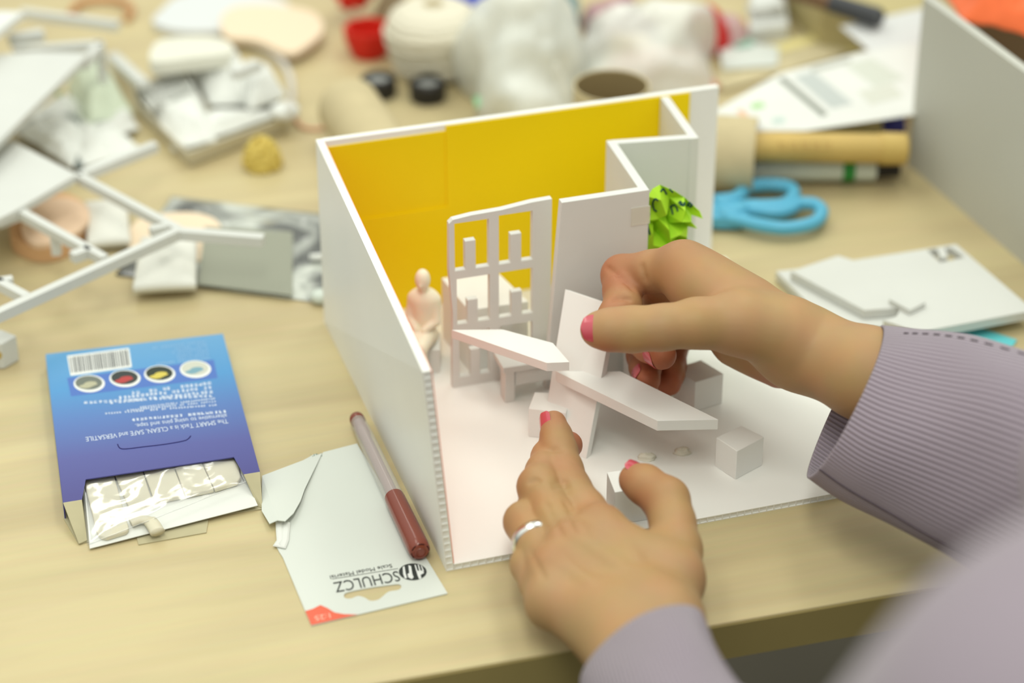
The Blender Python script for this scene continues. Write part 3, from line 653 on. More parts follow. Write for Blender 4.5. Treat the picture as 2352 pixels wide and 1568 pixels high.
# ------------------------------------------------------------------ near-left: box of tack, header card, felt pen
bx0, bx1 = G(105, 813, 9), G(145, 1153, 9)
blue = mat('box_print', rgb(80, 120, 190), .35, .4)
n, L, b = nodes(blue); tc = n.new('ShaderNodeTexCoord'); mp = n.new('ShaderNodeMapping'); L.new(tc.outputs['Object'], mp.inputs[0])
bd = (G(125, 1150, 9)+G(597, 1083, 9))/2-(G(105, 813, 9)+G(512, 766, 9))/2; bl_ = np.linalg.norm(bd); ang = math.atan2(bd[1], bd[0])
mp.inputs['Rotation'].default_value = (0, 0, -ang); sx = n.new('ShaderNodeSeparateXYZ'); L.new(mp.outputs[0], sx.inputs[0])
mr = n.new('ShaderNodeMapRange'); mr.inputs[1].default_value = -bl_*.5; mr.inputs[2].default_value = bl_*.5; L.new(sx.outputs[0], mr.inputs[0])
cr = n.new('ShaderNodeValToRGB'); e = cr.color_ramp.elements; e[0].position = 0; e[0].color = rgb(92, 152, 198); e[1].position = 1; e[1].color = rgb(66, 64, 132)
for p_, c_ in ((.28, rgb(70, 140, 196)), (.5, rgb(76, 114, 178)), (.75, rgb(76, 82, 150))): k = e.new(p_); k.color = c_
L.new(mr.outputs[0], cr.inputs[0]); L.new(cr.outputs[0], b.inputs['Base Color'])
bc = (G(105, 813, 9)+G(512, 766, 9)+G(597, 1083, 9)+G(145, 1153, 9))/4*[1, 1, 0]
bx = thing('adhesive_box', 'flat open blue card box with a barcode and four round pictures', 'box', bc)
ZT = 9
lid = [(105, 813), (512, 766), (597, 1083), (560, 1089), (537, 1049), (197, 1100), (188, 1147), (145, 1154)]
obj('box_top', flat_px(lid, ZT-.5, ZT), blue, bx)
def wallpx(p, q, z0, z1, th=.5):
    a, c = G(*p, ZT), G(*q, ZT); return beam(A3(a[0], a[1], (z0+z1)/2000), A3(c[0], c[1], (z0+z1)/2000), th, z1-z0)
obj('box_side', wallpx((105.5, 814), (145.5, 1153), .1, ZT-.5), blue, bx); obj('box_side', wallpx((511, 767), (596, 1082), .1, ZT-.5), blue, bx); obj('box_side', wallpx((106, 813.5), (511, 767), .1, ZT-.5), blue, bx)
obj('box_bottom', flat_px([(105, 840), (512, 800), (604, 1120), (604, 1168), (480, 1185), (474, 1222), (318, 1250), (312, 1225), (180, 1248), (146, 1190)], .05, .5), greyboard, bx, label='grey inside of the box floor and its front flap')
obj('flap', join(*[(np.array([G(145, 1154, ZT), G(188, 1147, ZT), G(200, 1240, 1.2), G(181, 1248, 1.0)]+[G(145, 1154, ZT)-A3(0, 0, .0005), G(188, 1147, ZT)-A3(0, 0, .0005), G(200, 1240, 1.2)-A3(0, 0, .0005), G(181, 1248, 1.0)-A3(0, 0, .0005)]), [(0, 1, 2, 3), (7, 6, 5, 4), (0, 4, 5, 1), (1, 5, 6, 2), (2, 6, 7, 3), (3, 7, 4, 0)])]), greyboard, bx, label='grey left end flap')
obj('flap', join(*[(np.array([G(560, 1089, ZT), G(597, 1083, ZT), G(603, 1166, .8), G(592, 1162, .8)]+[G(560, 1089, ZT)-A3(0, 0, .0005), G(597, 1083, ZT)-A3(0, 0, .0005), G(603, 1166, .8)-A3(0, 0, .0005), G(592, 1162, .8)-A3(0, 0, .0005)]), [(0, 1, 2, 3), (7, 6, 5, 4), (0, 4, 5, 1), (1, 5, 6, 2), (2, 6, 7, 3), (3, 7, 4, 0)])]), greyboard, bx, label='grey right end flap')
# print on the box: fractions across (0 left..1 right) and down (0 far..1 near) of the lid
c00, c10, c11, c01 = (G(105, 813, ZT), G(512, 766, ZT), G(597, 1083, ZT), G(145, 1154, ZT))
def BX(px, py, dz=.06): return G(px, py, ZT)+A3(0, 0, dz/1000)
def quadpx(a, b_, c, d, z, dz): return (np.array([G(*p, z)+A3(0, 0, dz/1000) for p in (a, b_, c, d)]), [(0, 1, 2, 3)])
inkW = mat('print_pale', rgb(206, 216, 232), .5, .2); inkK = mat('print_dark', rgb(58, 60, 62), .5, .2); pW = mat('print_white', rgb(226, 228, 226), .5, .2)
inkL = mat('print_faint', rgb(140, 178, 216), .5, .2)
obj('barcode', quadpx((154, 817), (296, 799), (303, 843), (162, 863), ZT, .05), pW, bx, label='white barcode patch')
random.seed(4); bars = []; x = 3
while x < 137:
    w_ = random.choice((1.2, 2, 3, 4)); t0_, t1_ = x/142, (x+w_)/142
    lp = lambda a, c, t: (a[0]*(1-t)+c[0]*t, a[1]*(1-t)+c[1]*t)
    bars.append(quadpx(lp((156, 821), (295, 803), t0_), lp((156, 821), (295, 803), t1_), lp((161, 857), (300, 839), t1_), lp((161, 857), (300, 839), t0_), ZT, .09)); x += w_+random.choice((1.4, 2.2, 3.2))
obj('barcode_bars', join(*bars), mat('bar_ink', rgb(90, 92, 92), .5, .2), bx)
obj('picture_band', quadpx((154, 868), (491, 826), (500, 868), (163, 910), ZT, .04), mat('band_blue', rgb(76, 112, 186), .4, .3), bx)
pics = [((205, 881), rgb(178, 176, 150), rgb(112, 118, 110), 'round picture of pale sticks'), ((287, 869), rgb(176, 70, 70), rgb(60, 66, 66), 'round picture with a red shape'), ((367, 859), rgb(206, 190, 90), rgb(54, 62, 54), 'round picture with a yellow shape'), ((449, 848), rgb(120, 160, 176), rgb(196, 198, 186), 'round picture in pale blue')]
for i, ((cx, cy), c1, c2, lb) in enumerate(pics):
    pr = obj('picture', (np.array([BX(*p, .07) for p in ellipse_px(cx, cy, 36, 20, 0)]), [tuple(range(32))]), pW, bx, label=lb)
    obj('picture_ground', (np.array([BX(*p, .10) for p in ellipse_px(cx-1, cy-2, 31, 16, 0, 24)]), [tuple(range(24))]), mat('pic_g%d' % i, c2, .5, .2), pr)
    obj('picture_shape', (np.array([BX(cx+(p[0]-cx)*(1+.25*math.sin(j*1.7)), p[1], .13) for j, p in enumerate(ellipse_px(cx-2, cy+3, 19, 7, 0, 16, rot=-.25))]), [tuple(range(16))]), mat('pic_s%d' % i, c1, .5, .2), pr)
def boxtext(s, A_, B_, C_, m=inkW, z=ZT, parent=bx, name='printed_text'):
    return obj(name, text_geo(s, G(*A_, z), G(*B_, z), G(*C_, z), .08), m, parent)
boxtext('The SMART Tack is a CLEAN, SAFE and VERSATILE', (522, 962), (196, 1004), (525, 972))
boxtext('alternative to using pins and tape.', (520, 950), (310, 974), (523, 959))
def glyphrow(a, b_, hh, k, seed, m, dens=6):       # rows of small blurred characters printed as stroke clusters
    random.seed(seed); g = []; dx, dy = (b_[0]-a[0])/k, (b_[1]-a[1])/k
    for i in range(k):
        if random.random() < .08: continue
        ox, oy = a[0]+dx*i, a[1]+dy*i
        for s in range(dens):
            if random.random() < .5: x0, y0 = random.uniform(0, .25)*dx, random.uniform(0, .9)*hh; g.append(quadpx((ox+x0, oy+y0), (ox+x0+dx*.55, oy+y0), (ox+x0+dx*.55, oy+y0+hh*.16), (ox+x0, oy+y0+hh*.16), ZT, .08+.04*random.random()))
            else: x0 = random.uniform(.05, .7)*dx; g.append(quadpx((ox+x0, oy), (ox+x0+dx*.14, oy), (ox+x0+dx*.14+1, oy+hh), (ox+x0+1, oy+hh), ZT, .08+.04*random.random()))
    return obj('printed_text', join(*g), m, bx)
for i, (a, b_, hh, k, m) in enumerate([((485, 877), (300, 900), 7, 18, inkW), ((486, 887), (270, 911), 7, 21, inkW), ((488, 897), (250, 922), 7, 24, inkW), ((488, 906), (190, 922), 6, 26, inkW),
    ((494, 913), (320, 934), 4, 30, inkW), ((496, 920), (290, 941), 4, 34, inkW), ((498, 928), (240, 948), 4, 40, inkW), ((520, 942), (300, 962), 6, 22, inkW),
    ((472, 783), (350, 798), 4, 20, inkL), ((474, 790), (400, 800), 4, 12, inkL), ((476, 797), (395, 808), 4, 14, inkL), ((478, 804), (405, 815), 4, 12, inkL), ((480, 812), (400, 822), 4, 13, inkL), ((482, 820), (358, 834), 4, 20, inkL)]): glyphrow(a, b_, hh, k, 11+i, m)
obj('tab_slit', tube([BX(*p, .05) for p in spline([(270, 1020, 0), (281, 1031, 0), (330, 1026, 0), (380, 1020, 0), (420, 1013, 0), (432, 1008, 0), (438, 1001, 0)], 4) for p in [p[:2]]], .25, 5), mat('slit_dark', rgb(48, 44, 100), .7, .1), bx)
# sheet with the tack, sliding out of the box
sh = thing('tack_sheet', 'white sheet of cream tack slabs under clear film, sliding out of the blue box', 'sheet', G(400, 1150, 0))
def shz(px, py): return 4.6-3.3*max(0, min(1, (py-1050)/190))
def shp(pts, dz, th):
    P = [G(x, y, shz(x, y)+dz) for x, y in pts]; k = len(P); return np.array(P+[p-A3(0, 0, th/1000) for p in P]), [tuple(range(k)), tuple(range(2*k-1, k-1, -1))]+[(i, (i+1) % k, (i+1) % k+k, i+k) for i in range(k)]
obj('backing_paper', shp([(190, 1085), (540, 1040), (592, 1160), (206, 1259)], 0, .3), whiteB, sh)
tk = mat('tack_cream', rgb(212, 206, 184), .5, .3, sss=.1, ssss=.002)
tops = [(190, 1098), (262, 1088), (328, 1078), (399, 1068), (463, 1058), (534, 1049)]
bots = [(222, 1228), (297, 1216), (354, 1150), (425, 1136), (492, 1122), (556, 1104)]
for i in range(5):
    a, b_, c, d = tops[i], tops[i+1], bots[i+1], bots[i]; ins = 1.0
    if i == 0: pts = [a, (b_[0]-ins, b_[1]), (296, 1212), (290, 1219), (245, 1233), (230, 1230), (221, 1218), (212, 1180)]
    elif i == 1: pts = [(a[0]+ins, a[1]), (b_[0]-ins, b_[1]), (352, 1156), (298, 1168)]
    else: pts = [(a[0]+ins, a[1]), (b_[0]-ins, b_[1]), (c[0]-ins, c[1]), (d[0]+ins, d[1])]
    if i == 4: pts = [(a[0]+ins, a[1]), (536, 1049), (548, 1070), (553, 1094), (545, 1106), (d[0]+ins, d[1])]
    obj('tack_slab', shp(pts, 2.3, 2.2), tk, sh, bevel=.0006)
obj('tack_slab', tube(spline([G(300, 1200, 4), G(320, 1193, 4.5), G(345, 1197, 4.5), G(362, 1222, 4)], 6), [2.6]*6+[2.4]*6+[3.2]*6+[3.4], 10, flat=.6), tk, sh, smooth=True, label='torn curl of tack')
film = bpy.data.materials.new('clear_film'); film.use_nodes = True; n, L, b = nodes(film)
tr = n.new('ShaderNodeBsdfTransparent'); gl = n.new('ShaderNodeBsdfGlossy'); gl.inputs['Roughness'].default_value = .12; ms = n.new('ShaderNodeMixShader'); lw = n.new('ShaderNodeLayerWeight'); lw.inputs[0].default_value = .30
ml = n.new('ShaderNodeMath'); ml.operation = 'MULTIPLY'; ml.inputs[1].default_value = .32; L.new(lw.outputs[0], ml.inputs[0]); L.new(ml.outputs[0], ms.inputs[0]); L.new(tr.outputs[0], ms.inputs[1]); L.new(gl.outputs[0], ms.inputs[2]); L.new(ms.outputs[0], n['Material Output'].inputs[0])
MATS['clear_film'] = film
V, Fc = crumple([(186, 1092), (540, 1046), (570, 1105), (200, 1246)], 7.2, 1.8, 46, 28, 7, .1, .05)
V = V-np.outer(np.clip((G(400, 1060, 7)[1]-V[:, 1])/.05, 0, 1.2)*.0016, [0, 0, 1])
obj('clear_film', (V, Fc), film, sh, smooth=True, label='wrinkled shiny clear film')

# header card
card = mat('header_card', rgb(212, 216, 210), .45, .35, bump=(40, .1, .001), var=(12, .03))
ct = thing('header_card', 'torn pale grey packaging card with SCHULCZ lettering and a hang hole under the brown pen', 'card', G(850, 1250, 0))
outl = [(715, 1436), (1028, 1362), (820, 1018), (742, 1038), (738, 1046), (722, 1042), (712, 1048), (660, 1076), (638, 1110), (688, 1128), (690, 1140), (678, 1160), (655, 1193), (643, 1197), (645, 1240), (634, 1252), (641, 1266), (650, 1280)]
hole = spline([(790, 1366, 0), (800, 1359, 0), (850, 1349, 0), (900, 1342, 0), (917, 1341, 0), (922, 1347, 0), (915, 1354, 0), (893, 1358, 0), (880, 1368, 0), (868, 1377, 0), (850, 1379, 0), (838, 1372, 0), (822, 1368, 0), (806, 1374, 0), (793, 1373, 0)], 3, closed=True)
obj('card', flat_px(outl, .1, .6, [[(p[0], p[1]) for p in hole]]), card, ct)
obj('torn_flap', (lambda P: (np.array(P+[p-A3(0, 0, .0004) for p in P]), [(0, 1, 2, 3, 4, 5, 6, 7, 8), (17, 16, 15, 14, 13, 12, 11, 10, 9)]+[(i, (i+1) % 9, (i+1) % 9+9, i+9) for i in range(9)]))([G(740, 1040, .9), G(700, 1122, 2.5), G(690, 1150, 3.2), G(674, 1178, 4.0), G(655, 1196, 4.5), G(637, 1194, 4.5), G(619, 1202, 3.5), G(601, 1172, 2), G(602, 1092, 1.2)]), card, ct, label='lifted torn corner')
obj('tear_edge', tube([G(*p, 1.2) for p in [(641, 1196), (644, 1240), (635, 1252), (650, 1256), (655, 1240), (658, 1200)]], 1.6, 6, flat=.35), whiteB, ct, label='white fibrous torn edge')
CZ = .62
blk = mat('card_ink', rgb(52, 56, 54), .5, .3)
def cardtext(s, a, b_, c, m): return obj('printed_text', text_geo(s, G(*a, CZ), G(*b_, CZ), G(*c, CZ), .12), m, ct)
cardtext('SCHULCZ', (913, 1311), (765, 1338), (921, 1334), blk)
cardtext('Scale Model Material', (899, 1295), (757, 1322), (902, 1303), blk)
obj('printed_rule', quadpx((914, 1305), (762, 1329), (763, 1330), (915, 1306), CZ, .05), blk, ct)
lg = obj('printed_emblem', (np.array([G(*p, CZ)+A3(0, 0, .00006) for p in ellipse_px(948, 1313, 32, 19.5, 0)]), [tuple(range(32))]), blk, ct, label='round black emblem with white cutlery shapes')
def epx(pts): return (np.array([G(x, y, CZ)+A3(0, 0, .00012) for x, y in pts]), [tuple(range(len(pts)))])
obj('emblem_shape', join(epx([(938, 1298), (944, 1300), (947, 1318), (950, 1326), (946, 1330), (938, 1326), (936, 1318), (940, 1316)]), epx([(952, 1297), (955, 1297), (959, 1311), (956, 1312)]), epx([(959, 1296), (962, 1297), (966, 1310), (963, 1311)]), epx([(966, 1298), (969, 1300), (974, 1311), (971, 1312)]), epx([(956, 1311), (972, 1310), (974, 1316), (966, 1320), (968, 1328), (963, 1330), (959, 1321)]), epx([(925, 1302), (929, 1300), (932, 1318), (935, 1327), (930, 1329), (926, 1318)])), pW, ct)
red = mat('print_red', rgb(224, 104, 80), .5, .3)
obj('red_corner', (lambda q: (np.array([G(x, y, CZ)+A3(0, 0, .00005) for x, y in q]), [tuple(range(len(q)))]))([(715, 1435.5), (822, 1411), (790, 1410), (768, 1406), (752, 1396), (736, 1389), (718, 1398), (701, 1403)]), red, ct, label='orange-red printed corner')
cardtext('1:25', (757, 1408), (722, 1415), (760, 1419), mat('print_pink', rgb(250, 190, 170), .5, .2))
cardtext('Nr.', (738, 1040), (712, 1044), (740, 1048), mat('print_grey', rgb(120, 140, 130), .5, .2))

# felt pen
pe0, pe1 = G(966, 1268, 5.4), G(817, 956, 5.0)
ft_ = thing('felt_pen', 'clear-barrelled felt pen with a glossy brown cap leaning along the model wall', 'pen', (pe0+pe1)/2*[1, 1, 0]+A3(0, 0, .0008))
brown = mat('brown_plastic', rgb(128, 58, 42), .25, .5, coat=.3)
clr = mat('clear_plastic', (.86, .84, .78), .12, .5, alpha=.33, coat=.5)
obj('cap', lathe([(0, 3.0), (.004, 3.9), (.012, 4.5), (.04, 4.75), (.36, 4.45), (.385, 4.3)], pe0, pe1, 40), brown, ft_, smooth=True, sharp=40)
obj('cap_end', lathe([(-.001, 2.3), (-.004, 2.1), (.02, 2.2)], pe0, pe1, 24), brown, ft_, smooth=True, sharp=40)
obj('barrel', lathe([(.385, 4.25), (.5, 4.2), (.85, 3.9), (.955, 3.6), (.962, 3.2)], pe0, pe1, 40, cap=False), clr, ft_, smooth=True)
obj('ink_tube', lathe([(.36, 2.5), (.80, 2.4), (.81, 2.0), (.86, 2.9), (.95, 2.7)], pe0, pe1, 24), mat('ink_tube', rgb(140, 106, 112), .4, .4), ft_, smooth=True, sharp=30)
obj('end_plug', lathe([(.955, 3.3), (.975, 3.5), (.99, 3.2), (.998, 2.2), (1, 1)], pe0, pe1, 32), brown, ft_, smooth=True)
darkv = mat('vent_dark', rgb(46, 18, 14), .6, .2)
obj('cap_vent', join(*[tube([pe0*(1+.0)+(pe1-pe0)*(.0045)+0*A3(1, 0, 0)+q for q in qs], .28, 5) for qs in [[((np.cross((pe1-pe0)/np.linalg.norm(pe1-pe0), ZZ))*math.cos(t)+ZZ*math.sin(t)*1.0)*.0037 for t in np.linspace(k*1.05, k*1.05+.7, 6)] for k in range(6)]]), darkv, ft_)
# ------------------------------------------------------------------ right side
def one(name, geo, m, label, cat, **k): return obj(name, geo, m, label=label, cat=cat, **k)
# tall grey board standing on the right
q0_, q1_ = G(2085, 377, 0), G(2352, 607, 0); dd = (q1_-q0_); dd /= np.linalg.norm(dd); q1_ = q0_+dd*.26; nn = np.array([dd[1], -dd[0], 0]); nn = nn if nn[0] > 0 else -nn
one('standing_board', box8([q0_, q1_, q1_+nn*.005, q0_+nn*.005, q0_+ZZ*.0985, q1_+ZZ*.0985, q1_+nn*.005+ZZ*.0985, q0_+nn*.005+ZZ*.0985]), mat('grey_board', (.54, .54, .49), .5, .3, var=(10, .04)), 'tall grey-white board standing upright at the right edge', 'board')
# white sheets under the sleeve
one('teal_card', flat_px([(2060, 792), (2250, 752), (2336, 780), (2300, 830), (2120, 840)], .1, .8), mat('teal_paper', rgb(104, 200, 208), .6, .2), 'bright turquoise card sticking out under the white foam sheets', 'card')
st1 = thing('foam_sheet', 'large white foam sheet with a small L-shaped cut-out, topmost of the right-hand sheets', 'sheet', G(2050, 660, 1))
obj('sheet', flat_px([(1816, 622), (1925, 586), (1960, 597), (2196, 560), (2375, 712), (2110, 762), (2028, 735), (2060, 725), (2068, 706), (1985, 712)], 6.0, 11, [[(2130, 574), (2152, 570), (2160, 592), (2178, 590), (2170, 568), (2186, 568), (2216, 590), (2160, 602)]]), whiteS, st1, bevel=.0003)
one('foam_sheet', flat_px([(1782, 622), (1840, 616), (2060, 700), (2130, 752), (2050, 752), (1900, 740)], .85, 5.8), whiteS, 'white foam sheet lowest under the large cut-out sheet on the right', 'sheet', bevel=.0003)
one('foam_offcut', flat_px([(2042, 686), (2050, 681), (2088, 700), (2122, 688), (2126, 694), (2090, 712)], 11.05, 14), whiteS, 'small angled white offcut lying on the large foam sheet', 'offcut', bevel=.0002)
# scissors
blp = mat('scissor_blue', rgb(92, 176, 210), .35, .4); scs = thing('scissors', 'scissors with light blue looped handles lying behind the model', 'scissors', G(1770, 490, 0))
h1 = spline([G(*p) for p in [(1640, 462, 8), (1690, 455, 8), (1718, 430, 8), (1770, 424, 8), (1815, 432, 8), (1822, 452, 8), (1800, 470, 8), (1755, 474, 8), (1715, 474, 8), (1690, 488, 8), (1655, 496, 8)]], 6)
h2 = spline([G(*p) for p in [(1650, 472, 7), (1710, 480, 7), (1780, 488, 7), (1815, 480, 7), (1835, 468, 7), (1872, 470, 7), (1888, 488, 7), (1868, 512, 7), (1810, 524, 7), (1750, 518, 7), (1700, 506, 7), (1650, 498, 7)]], 6)
obj('handle', tube(h1, 3.8, 12, flat=1.0), blp, scs, smooth=True); obj('handle', tube(h2, 3.6, 12, flat=1.0), blp, scs, smooth=True)
obj('handle_web', flat_px([(1618, 455), (1700, 452), (1722, 478), (1708, 500), (1640, 500), (1618, 494)], 2.2, 9), blp, scs, bevel=.002)
mt = mat('scissor_steel', (.7, .7, .7), .25, .6, metal=1)
for a, b_ in (((1632, 470), (1628, 486)), ((1634, 484), (1630, 498))): obj('blade', box8([G(x, y, z) for z in (4, 6) for x, y in (a, b_, (1640, 492), (1642, 478))]), mt, scs)
# cardboard roll on its side with pens in it
def roll(name, p, q, r, th, label, wood_=kraft):
    t = thing(name, label, 'cardboard tube', (np.array(p)+np.array(q))/2*[1, 1, 0])
    obj('tube_wall', lathe([(0, r), (1, r), (1, r-th), (0, r-th), (0, r)], p, q, 48, cap=False), wood_, t, smooth=True, sharp=40)
    obj('shade_liner', lathe([(.005, r-th), (.985, r-th), (.985, r-th-.25), (.005, r-th-.25), (.005, r-th)], p, q, 48, cap=False), kraft_in, t, smooth=True, sharp=40, label='added liner, darkened for the shade inside the tube')  # thin liner added; shade of the hollow is put into its colour
    return t
rz = 21
roll('cardboard_tube', G(1735, 357, rz), G(1560, 357, rz)+A3(0, 0.006, 0), 20.5, 1.2, 'beige cardboard tube lying on its side with markers pushed into it')
tan_ = mat('bamboo_marker', rgb(206, 176, 104), .45, .3, var=(50, .1))
def pen(name, p, q, parts, label, cat='marker', loc=None):
    t = thing(name, label, cat, (np.array(p)+np.array(q))/2*[1, 1, 0])
    for (pn_, prof, m_) in parts: obj(pn_, lathe(prof, p, q, 28), m_, t, smooth=True, sharp=35)
    return t
blkp = mat('black_plastic', rgb(34, 32, 32), .4, .4); whp = mat('white_plastic', rgb(206, 214, 206), .35, .4); grp = mat('green_plastic', rgb(46, 140, 62), .4, .4); nvy = mat('navy_plastic', rgb(42, 42, 120), .35, .4)
tm = pen('paint_marker', G(1640, 335, 27), G(2084, 342, 24), [('barrel', [(0, 8), (.86, 8)], tan_), ('cap', [(.86, 8.8), (.985, 8.6), (1, 7)], mat('tan_cap', rgb(200, 172, 100), .4, .3))], 'tan paint marker sticking out of the lying cardboard tube')
prn = mat('brown_print', rgb(150, 116, 60), .5, .2)
for i in range(5):
    x = 1788+i*26; obj('printed_mark', join(*[(np.array([G(x+a, 326+c, 33.6), G(x+a+6, 326+c, 33.6), G(x+a+6, 330+c, 33.4), G(x+a, 330+c, 33.4)]), [(0, 1, 2, 3)]) for a, c in ((0, 0), (10, 2), (3, 8), (10, 12))]), prn, tm)
pen('marker_pen', G(1640, 384, 9.5), G(2065, 384, 9.0), [('barrel', [(0, 7.4), (.78, 7.4)], whp), ('band', [(.69, 7.7), (.755, 7.7)], grp), ('cap', [(.78, 7.6), (.87, 7.4)], whp), ('end', [(.87, 5.8), (1, 5.2)], blkp)], 'white marker with a green band below the tan paint marker')
pen('marker_pen', G(1740, 318, 14), G(2072, 285, 14), [('barrel', [(0, 5.6), (.84, 5.6)], mat('beige_plastic', rgb(190, 178, 130), .5, .3)), ('cap', [(.84, 6.2), (1, 5.8)], nvy)], 'navy-capped marker half under the printed sheets')
pen('marker_pen', G(1740, 333, 7), G(2040, 305, 7), [('barrel', [(0, 5), (1, 4.6)], blkp)], 'slim black marker between the navy-capped one and the tan one')
# printed sheets behind
pr = mat('magazine_print', (.8, .8, .76), .6, .2)
shd = thing('printed_sheet', 'printed white sheet with a large grey picture and dark stripe on the right', 'paper', G(1900, 220, 0))
PZ = 31.5
obj('paper', flat_px([(1640, 255), (1792, 168), (1985, 118), (2120, 96), (2108, 262), (1850, 300), (1640, 300)], PZ-.5, PZ), whiteB, shd)
for pts, c, nm in [([(1822, 176), (1868, 164), (1960, 238), (1910, 250)], rgb(188, 194, 192), 'grey_picture'), ([(1786, 182), (1800, 176), (1902, 262), (1888, 268)], rgb(140, 144, 136), 'dark_stripe'), ([(1940, 150), (2000, 132), (2080, 180), (2010, 200)], rgb(206, 210, 200), 'pale_text_block'), ([(1722, 240), (1750, 233), (1758, 246), (1730, 252)], rgb(170, 208, 150), 'green_mark'), ([(1690, 255), (1706, 250), (1732, 280), (1716, 284)], rgb(226, 186, 160), 'orange_mark'), ([(1772, 272), (1800, 268), (1804, 282), (1776, 286)], rgb(190, 206, 200), 'pale_green_mark'), ([(1860, 156), (1950, 134), (1956, 142), (1868, 165)], rgb(176, 178, 168), 'dark_stripe'), ([(1970, 210), (2050, 192), (2076, 222), (2000, 242)], rgb(208, 210, 200), 'pale_text_block')]:
    obj(nm, (np.array([G(x, y, PZ)+A3(0, 0, .00006) for x, y in pts]), [(0, 1, 2, 3)]), mat('print_'+str(c[0])[:6]+nm, c, .6, .2), shd)
one('white_paper', flat_px([(1930, 60), (2150, 12), (2150, 160), (2000, 118)], 29.5, 30.3), mat('paper_cool', (.66, .67, .67), .6, .2), 'plain white sheet under the right end of the dark pen', 'paper')
one('kraft_envelope', flat_px([(1640, 175), (1700, 110), (1900, 70), (2004, 104), (1660, 205)], 1, 2.5), mat('envelope', rgb(204, 192, 156), .7, .2), 'beige envelope behind the printed sheet', 'envelope')
one('yellow_paper', flat_px([(1735, 115), (1930, 62), (2004, 106), (1960, 122), (1900, 88), (1760, 128)], 2.6, 3.2), mat('pale_yellow', rgb(226, 214, 150), .7, .2), 'pale yellow paper strip on the beige envelope', 'paper')
one('clear_strip', flat_px([(1650, 100), (1700, 92), (1790, 108), (1786, 150), (1660, 158)], 3.4, 4.4), mat('frosted_strip', (.80, .84, .80), .3, .4, alpha=.75), 'frosted white plastic strip beside the plastic bag', 'plastic strip')
one('teal_tab', flat_px([(1680, 92), (1722, 88), (1730, 100), (1690, 106)], 5, 6), mat('teal_tab', rgb(150, 196, 176), .5, .3), 'small teal paper tab on the frosted strip', 'tab')
one('orange_scrap', flat_px([(1690, 45), (1720, 38), (1724, 84), (1684, 86)], 4, 5), mat('orange_scrap', rgb(222, 192, 120), .6, .2), 'pale orange scrap between the bag and the white foam blocks', 'scrap')
one('foam_offcut', flat_px([(1716, 0), (1802, -12), (1812, 58), (1722, 66)], 1, 12), whiteS, 'white foam block at the top edge behind the orange scrap', 'offcut', bevel=.001)
one('foam_offcut', flat_px([(1722, -40), (1790, -50), (1800, 10), (1726, 20)], 12.2, 20), whiteS, 'smaller white foam block stacked on the one at the top edge', 'offcut', bevel=.001)
pen('felt_tip_pen', G(1780, -32, 38), G(2022, 42, 38), [('barrel', [(0, 5), (.55, 5.2)], mat('brown_pen', rgb(112, 84, 58), .4, .4)), ('cap', [(.55, 5.8), (.97, 6), (1, 5)], mat('charcoal_cap', rgb(62, 64, 68), .4, .4))], 'brown pen with a charcoal cap lying at the top edge on the right', 'pen')
one('pen_rest_book', flat_px([(1760, -120), (2160, -120), (2110, 46), (1890, 10)], 1, 28.8), mat('book_olive', rgb(188, 176, 130), .7, .2), 'beige book block under the charcoal-capped pen', 'book')
# orange cloth and brown item behind the standing board
V, Fc = crumple([(2150, -60), (2440, -40), (2440, 120), (2190, 60)], 70, 30, 40, 14, 6, .2, 1, wob=8)
one('orange_cloth', (V, Fc), mat('orange_cloth', rgb(236, 112, 64), .7, .2, sheen=.2), 'crumpled bright orange cloth behind the standing board', 'cloth', smooth=True)
one('brown_box', box8([G(x, y, 0)*[1, 1, 0]+ZZ*z for z in (0, .062) for x, y in ((2230, 190), (2480, 190), (2480, 60), (2200, 60))]), mat('brown_card', rgb(120, 104, 82), .7, .2), 'brown box under the orange cloth', 'box', bevel=.001)

# ------------------------------------------------------------------ top middle
# clear plastic bag with coloured things in it
bagm = bpy.data.materials.new('plastic_bag'); bagm.use_nodes = True; n, L, b = nodes(bagm)
b.inputs['Base Color'].default_value = (.93, .95, .90, 1); b.inputs['Roughness'].default_value = .3; b.inputs['Specular IOR Level'].default_value = .5; b.inputs['Alpha'].default_value = .62
tc = n.new('ShaderNodeTexCoord'); nz = n.new('ShaderNodeTexNoise'); nz.inputs['Scale'].default_value = 16; nz.inputs['Detail'].default_value = 5; cr = n.new('ShaderNodeMapRange'); cr.inputs[1].default_value = .3; cr.inputs[2].default_value = .7; cr.inputs[3].default_value = .5; cr.inputs[4].default_value = .88
L.new(tc.outputs['Object'], nz.inputs['Vector']); L.new(nz.outputs['Fac'], cr.inputs[0]); L.new(cr.outputs[0], b.inputs['Alpha'])
def lumpm(px, py, rx, ry, H_, seed, m_, nm, label, cat, f=25, amp=.5, n_=60, rot=0, z=0, facet=1., **k):
    return one(nm, heap(G(px, py, z), rx, ry, H_, seed=seed, f=f, amp=amp, n=n_, rot=rot, facet=facet), m_, label, cat, smooth=True, **k)
lumpm(1215, 232, 40, 46, 72, 3, bagm, 'plastic_bag', 'crumpled whitish translucent plastic bag beside the twine', 'bag', f=14, amp=.6)
lumpm(1465, 170, 44, 50, 56, 8, bagm, 'plastic_bag', 'crumpled translucent plastic bag with pink and orange contents', 'bag', f=14, amp=.55)
lumpm(1210, 236, 26, 30, 50, 13, mat('white_wadding', (.82, .83, .78), .8, .1), 'wadding', 'white wadding inside the left plastic bag', 'wadding', amp=.4)
lumpm(1500, 190, 36, 22, 20, 23, mat('pink_cloth', rgb(226, 168, 152), .8, .1), 'pink_cloth', 'pink cloth inside the right plastic bag', 'cloth', amp=.4)
